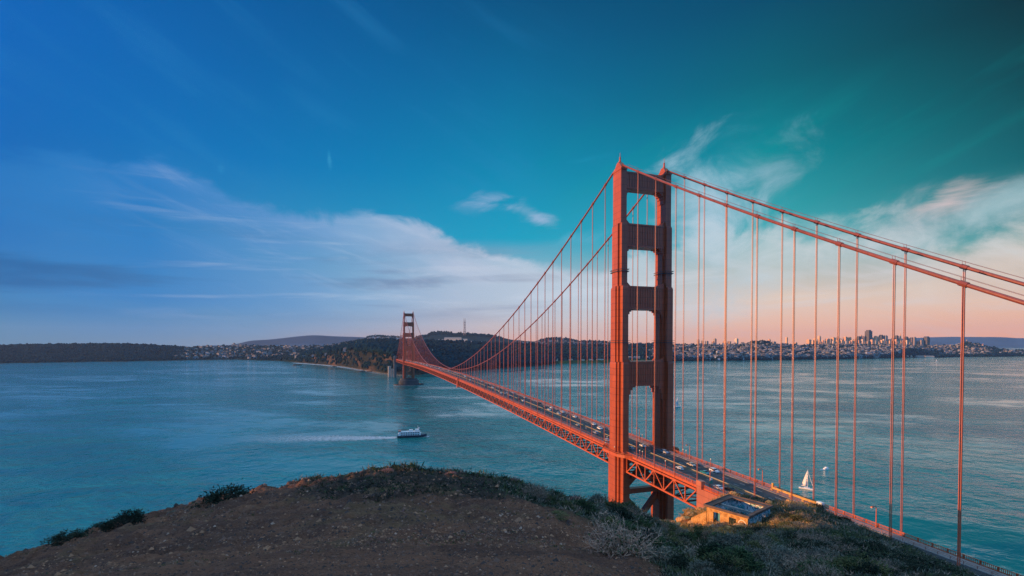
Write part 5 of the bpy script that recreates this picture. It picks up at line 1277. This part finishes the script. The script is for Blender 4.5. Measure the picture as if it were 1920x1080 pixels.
def twig_strips(n, rg, spread, length, w, curl=.35, base_r=.12):
    out = []
    th = rg.uniform(0, 2*np.pi, n); el_ = np.arccos(rg.uniform(math.cos(spread), 1, n)); d = np.stack([np.sin(el_)*np.cos(th), np.sin(el_)*np.sin(th), np.cos(el_)], 1)
    p = np.stack([base_r*np.cos(th), base_r*np.sin(th), 0*th], 1)*rg.random((n, 1)); L = length*rg.uniform(.5, 1.1, (n, 1)); tips = []
    for k in range(4):
        d2 = d+rg.normal(size=(n, 3))*curl; d2 /= np.linalg.norm(d2, axis=1)[:, None]; q = p+d2*L/4
        side = np.cross(d2, rg.normal(size=(n, 3))); side /= np.linalg.norm(side, axis=1)[:, None]; ww = w*(1-.2*k)
        out.append(np.stack([p-side*ww, p+side*ww, q+side*ww*.8, q-side*ww*.8], 1)); p, d = q, d2; tips.append(q)
    return np.concatenate(out), np.concatenate(tips[1:]), d
def bush_mesh(kind, seed):
    rg = np.random.default_rng(seed); parts, mi = [], []
    if kind in ('dry', 'straw'):
        a, tips, _ = twig_strips(330, rg, 1.35, 1.15, .011, .42, .35); parts.append(a); mi += [0]*len(a)
        k = rg.integers(0, len(tips), 1500); D = rg.normal(size=(1500, 3))*.7+np.array([0,0,.7]); D /= np.linalg.norm(D, axis=1)[:, None]
        q = quads(tips[k], D*rg.uniform(.07, .2, (1500, 1)), .012, rg); parts.append(q); mi += [0]*len(q)
        k = rg.integers(0, len(tips), 500); q = quads(tips[k]*.75, D[:500]*.09, .03, rg); parts.append(q); mi += [1]*len(q)
        mats = [LM[kind], LM['green']]
    else:
        a, tips, _ = twig_strips(90, rg, 1.3, .95, .014, .35, .3); parts.append(a); mi += [1]*len(a)
        n = 1900; cl = rg.normal(size=(42, 3)); cl /= np.linalg.norm(cl, axis=1)[:, None]; cl[:, 2] = np.abs(cl[:, 2]); cl *= rg.uniform(.55, .98, (42, 1))*np.array([1, 1, .78])
        c_ = cl[rg.integers(0, 42, n)]+rg.normal(size=(n, 3))*.12; c_[:, 2] = np.abs(c_[:, 2])
        D = c_/(np.linalg.norm(c_, axis=1)[:, None]+.01)+rg.normal(size=(n, 3))*.7; D /= np.linalg.norm(D, axis=1)[:, None]
        q = quads(c_, D*rg.uniform(.08, .19, (n, 1)), rg.uniform(.018, .04, n), rg); parts.append(q); mi += [0]*n
        mats = [LM[kind], LM['bark' if kind in ('green', 'dark') else 'dry']]
    return tri_soup('bush', np.concatenate(parts), mats, mi)
BM = {k: [bush_mesh(k, 10*i+j) for j in range(3)] for i, k in enumerate(('green', 'grey', 'olive', 'dry', 'pink', 'gold', 'dark', 'straw'))}
r4 = random.Random(21)
def bush(kind, p, r_, label, group=None, hz=1.0, name='bush', cat='bush'):
    o = bpy.data.objects.new(name, r4.choice(BM[kind])); COL.objects.link(o); o.location = (p[0], p[1], p[2]-.06*r_); o.scale = (r_, r_, r_*hz); o.rotation_euler.z = r4.uniform(0, 6.28)
    tag(o, label, cat, group); return o
def px_size(p): return ((p[0]-CAM[0])*math.sin(YAW)+(p[1]-CAM[1])*math.cos(YAW))/F      # metres per photo pixel
for kind, px, row, wpx, hz, lb in [('straw',1165,1040,150,.85,'large pale dry twiggy bush standing in front of the near tower base'), ('pink',963,907,26,1.0,'round pinkish bush on the crest right of the mound'), ('pink',1012,924,24,.9,'small pinkish bush lower on the crest, next right of the round one'),
    ('pink',1046,936,36,.7,'wide pinkish bush on the crest left of a smaller companion'), ('pink',1076,943,32,.8,'pinkish bush at the right end of the pink row on the crest'), ('pink',846,891,24,.5,'low pinkish tuft on the crest near its highest part'), ('pink',868,893,22,.5,'flat pinkish tuft on the crest just right of the highest part'), ('pink',727,884,26,.4,'flat reddish tuft at the very top of the mound'),
    ('dark',228,985,74,.85,'dark bush overhanging the shore edge at the far left of the slope'), ('dark',178,998,46,.7,'small dark bush left of the overhanging dark bush on the slope edge'), ('dark',425,943,96,.7,'wide dark bush on the slope edge left of the summit'), ('grey',325,965,40,.4,'pale grey tuft on the slope edge between two dark bushes'), ('dark',575,912,34,.8,'small dark tuft on the slope edge halfway up to the summit'), ('pink',620,905,22,.6,'tiny reddish tuft on the slope edge close to the summit'), ('dark',120,1018,76,.6,'low dark bush on the lowest left slope edge'),
    ('gold',1466,988,36,.7,'glowing orange bush right of the ruin, left one of the pair'), ('gold',1487,983,26,.8,'glowing orange bush right of the ruin, right one of the pair'), ('gold',1411,990,22,.7,'orange tuft at the near corner of the ruin'), ('gold',1374,992,34,.4,'orange tufts below the ruin window'), ('gold',1523,992,30,.7,'thin orange tuft alone on the dark slope right of the glowing pair'), ('olive',1322,1000,42,.7,'yellow green bush below the sunlit knoll'), ('olive',1045,970,44,.35,'bright green cushion plant on the edge of the bare mound'), ('gold',1240,981,26,.5,'orange tuft left of the sunlit knoll'),
    ('dark',1588,978,24,.9,'dark bush by the road rail behind the slope'), ('dark',1735,1072,110,.5,'large dark shrub mass at the lower right slope'), ('dark',1640,1068,110,.6,'dark shrub left of the largest mass at the lower right')]:
    p = near_pt(px, row); bush(kind, p, wpx*px_size(p)/2, lb, None, hz)
zones = {'green': 'low green scrub bush', 'grey': 'low grey scrub bush', 'olive': 'low olive scrub bush', 'dry': 'dry twiggy scrub bush', 'dark': 'dark scrub bush'}
cnt = 0; tries = 0; lo_, hi_ = 70, len(th_all)-70; kv = sum(seg[:4])
while cnt < 235 and tries < 9000:
    tries += 1; px = r4.uniform(900, 1915); row = r4.uniform(930, 1085); i, j = near_cell(px, row=row)
    if px > 1540 and row < np.interp(px, [1540, 1600, 1700, 1800, 1920], [985, 1010, 1050, 1088, 1140]): continue
    if abs(ROWG[i, j]-row) > 6 or cover[i, j] < .6 or dry[i, j] > .35: continue
    if 1308 < px < 1462 and row < 992: continue
    p = VG[i, j]; ms = px_size(p); k_ = r4.choices(['green', 'grey', 'olive', 'dry', 'dark'], [3, 4, 1.6, 2, 2.4])[0]
    if px > 1600 and r4.random() < .6: k_ = 'dark'
    r_ = min(max((.36+.013*ms*F)*r4.uniform(.6, 1.4), .25), 2.1)
    if ms*F < 12: r_ *= .8
    where = 'covering the slope below the ruin' if px < 1480 else 'covering the slope toward the lower right road'
    if px < 1250: where = 'covering the slope between bare mound and near tower'
    lb = f'{zones[k_]} among others {where}'; bush(k_, p, r_, lb, lb.replace('bush', 'bushes'), r4.uniform(.65, 1.05)); cnt += 1
# grass and dead stems: nobody could count them
rg = np.random.default_rng(5)
def sample_cells(n, cond, pmin=-20, pmax=1940):
    out = []
    while len(out) < n:
        px = rg.uniform(pmin, pmax, 4000); row = rg.uniform(875, 1095, 4000)
        ii = np.searchsorted(PXG[70:-70, 0], px)+70; ii = np.clip(ii, 70, len(th_all)-71)
        for a, i in enumerate(ii):
            rr_ = ROWG[i, seg[0]:kv]; j = int(np.argmin(np.abs(rr_-row[a])))+seg[0]
            if abs(ROWG[i, j]-row[a]) > 4 or not cond(i, j): continue
            f1, f2 = rg.random(2); i2 = min(i+1, len(th_all)-1); j2 = min(j+1, kv)
            out.append((VG[i, j]*(1-f1)*(1-f2)+VG[i2, j]*f1*(1-f2)+VG[i, j2]*(1-f1)*f2+VG[i2, j2]*f1*f2))
            if len(out) >= n: break
    return np.array(out)
def blades(P, nb, lpx, wpx, mats, weights, name, label, cat):
    n = len(P); ms = ((P[:, 0]-CAM[0])*math.sin(YAW)+(P[:, 1]-CAM[1])*math.cos(YAW))/F
    PP = np.repeat(P, nb, 0); mm = np.repeat(ms, nb); tot = len(PP)
    size = np.clip(np.repeat(rg.uniform(.5, 1.3, n), nb)*lpx*mm, .05, 1.0)
    D = rg.normal(size=(tot, 3))*np.array([.75, .75, .3])+np.array([0, 0, .75]); D /= np.linalg.norm(D, axis=1)[:, None]; D *= (size*rg.uniform(.5, 1.1, tot))[:, None]
    PP = PP+rg.normal(size=(tot, 3))*(size*.3)[:, None]*np.array([1, 1, 0.05])
    q = quads(PP, D, np.clip(wpx*mm, .004, .05), rg); mi = np.repeat(rg.choice(len(mats), n, p=weights), nb)
    me_ = tri_soup(name, q, mats, mi); o_ = bpy.data.objects.new(name, me_); COL.objects.link(o_); tag(o_, label, cat, kind='stuff')
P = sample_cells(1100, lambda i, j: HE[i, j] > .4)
blades(P, 7, 8, .8, [LM['dark'], LM['green'], LM['bark']], [.6, .15, .25], 'grass', 'low dark plants, partly painted shade, in the hollow behind the bare mound', 'grass')
P = sample_cells(6500, lambda i, j: cover[i, j] > .35 and dry[i, j] < .5)
blades(P, 9, 13, .8, [LM['green'], LM['grey'], LM['olive'], LM['dry'], LM['dark']], [.27, .28, .12, .13, .20], 'grass', 'tangled scrub grass covering the right hand slope', 'grass')
P = sample_cells(1500, lambda i, j: dry[i, j] > .3)
blades(P, 8, 7, .9, [LM['gold'], LM['dry']], [.75, .25], 'grass', 'golden dry grass on the sunlit knoll by the ruin', 'grass')
P = sample_cells(1500, lambda i, j: cover[i, j] < .4 and vnoise(VG[i, j, 0]*.35, VG[i, j, 1]*.35, 3) > .12)
blades(P, 6, 5, .7, [LM['dry'], LM['olive'], LM['pink']], [.5, .3, .2], 'grass', 'sparse dry stubble on the bare brown mound', 'grass')
# clods and pebbles
P = sample_cells(13000, lambda i, j: cover[i, j] < .5)
n = len(P); ms = ((P[:, 0]-CAM[0])*math.sin(YAW)+(P[:, 1]-CAM[1])*math.cos(YAW))/F
sz = np.clip(rg.lognormal(.15, .5, n)*1.3*ms, .006, .22)
ov = np.array([(1,0,0),(-1,0,0),(0,1,0),(0,-1,0),(0,0,.8),(0,0,-.5)], float); of = np.array([(0,2,4),(2,1,4),(1,3,4),(3,0,4),(2,0,5),(1,2,5),(3,1,5),(0,3,5)])
V = (ov[None]*(1+.5*(rg.random((n, 6, 1))-.5)))*sz[:, None, None]; ang = rg.uniform(0, 6.28, n); ca_, sa_ = np.cos(ang)[:, None], np.sin(ang)[:, None]
V = np.stack([V[..., 0]*ca_-V[..., 1]*sa_, V[..., 0]*sa_+V[..., 1]*ca_, V[..., 2]], -1)+P[:, None]
T3 = V[:, of].reshape(-1, 3, 3)
patchy = vnoise(P[:, 0]*.22, P[:, 1]*.22, 3); tan_p = np.clip(.10+.55*np.clip(patchy*1.6, 0, 1), 0, .55); u_ = rg.random(n)  # tan clods cluster in patches, coloured in place of grazing sun
cl_i = np.where(u_ < tan_p, np.where(rg.random(n) < .12, 3, 2), np.where(rg.random(n) < .5, 0, 1))
gm_ = [simple('clod_dark', (.075,.047,.04), .95), simple('clod_brown', (.22,.11,.075), .95), simple('pebble_tan', (.42,.20,.11), .9), simple('pebble_pale', (.46,.28,.2), .9)]
me = tri_soup('gravel', T3, gm_, np.repeat(cl_i, 8)); o = bpy.data.objects.new('gravel', me); COL.objects.link(o); tag(o, 'clods and pebbles strewn over the bare brown mound', 'gravel', kind='stuff')

M['boulder'] = simple('tan_boulder', (.55,.27,.09), .95, .35, 1.2, .5, 3)
for k, (px, row, wpx, lb) in enumerate([(1262,984,15,'lowest tan boulder left of the sunlit knoll'), (1276,972,16,'tan boulder on the left flank of the sunlit knoll'), (1310,978,17,'tan boulder between knoll and ruin wing wall'), (1340,990,15,'tan boulder left of the ruin door'), (1368,991,12,'tiny tan boulder left of the ruin window'), (1268,979,20,'tan boulder at the left foot of the sunlit knoll'), (1284,981,26,'broad tan boulder in the middle of the sunlit knoll foot'), (1303,984,22,'tan boulder just left of the ruin wing wall'), (1356,990,18,'small tan boulder under the ruin door'),
        (1388,992,22,'flat tan boulder below the painted circle'), (1424,986,16,'tan boulder by the shaded graffiti wall'), (1296,968,16,'tan boulder high on the sunlit knoll crest'), (1314,958,14,'topmost tan boulder on the sunlit knoll crest'), (1443,946,14,'small boulder behind the right corner of the ruin'), (1376,928,14,'boulder behind the back corner of the ruin'), (1484,945,16,'tan boulder below the roadside parapet, left one'), (1506,949,18,'tan boulder below the roadside parapet, right one')]):
    p = near_pt(px, row); rr_ = wpx*px_size(p)/2; bm = bmesh.new(); bmesh.ops.create_icosphere(bm, subdivisions=3, radius=1)
    for v in bm.verts:
        q = v.co; k2 = 1+.45*float(vnoise(q.x*1.6+k*3, q.y*1.6+q.z*1.3, 3)); v.co = Vector((q.x*rr_*k2, q.y*rr_*.8*k2, q.z*rr_*.62*k2))
    me_ = bpy.data.meshes.new('boulder'); bm.to_mesh(me_); bm.free(); me_.materials.append(M['boulder']); o = bpy.data.objects.new('boulder', me_); COL.objects.link(o); o.location = (p[0], p[1], p[2]+.1*rr_); tag(o, lb, 'boulder')

# ------------------------------------------------------------------ haze
m = bpy.data.materials.new('haze_air'); m.use_nodes = True; m.node_tree.nodes.clear(); tt = NT(m.node_tree)
pv = tt.n('ShaderNodeVolumePrincipled'); pv.inputs['Color'].default_value = (.46, .68, .98, 1); pv.inputs['Density'].default_value = 1.9e-5; pv.inputs['Anisotropy'].default_value = 0.1
om = tt.n('ShaderNodeOutputMaterial'); m.node_tree.links.new(pv.outputs[0], om.inputs['Volume'])
o = MB().bb(-15800, 15800, -2900, 15800, -12, 560).obj('haze', m); tag(o, 'thin bluish evening haze over the strait', 'haze', kind='stuff')
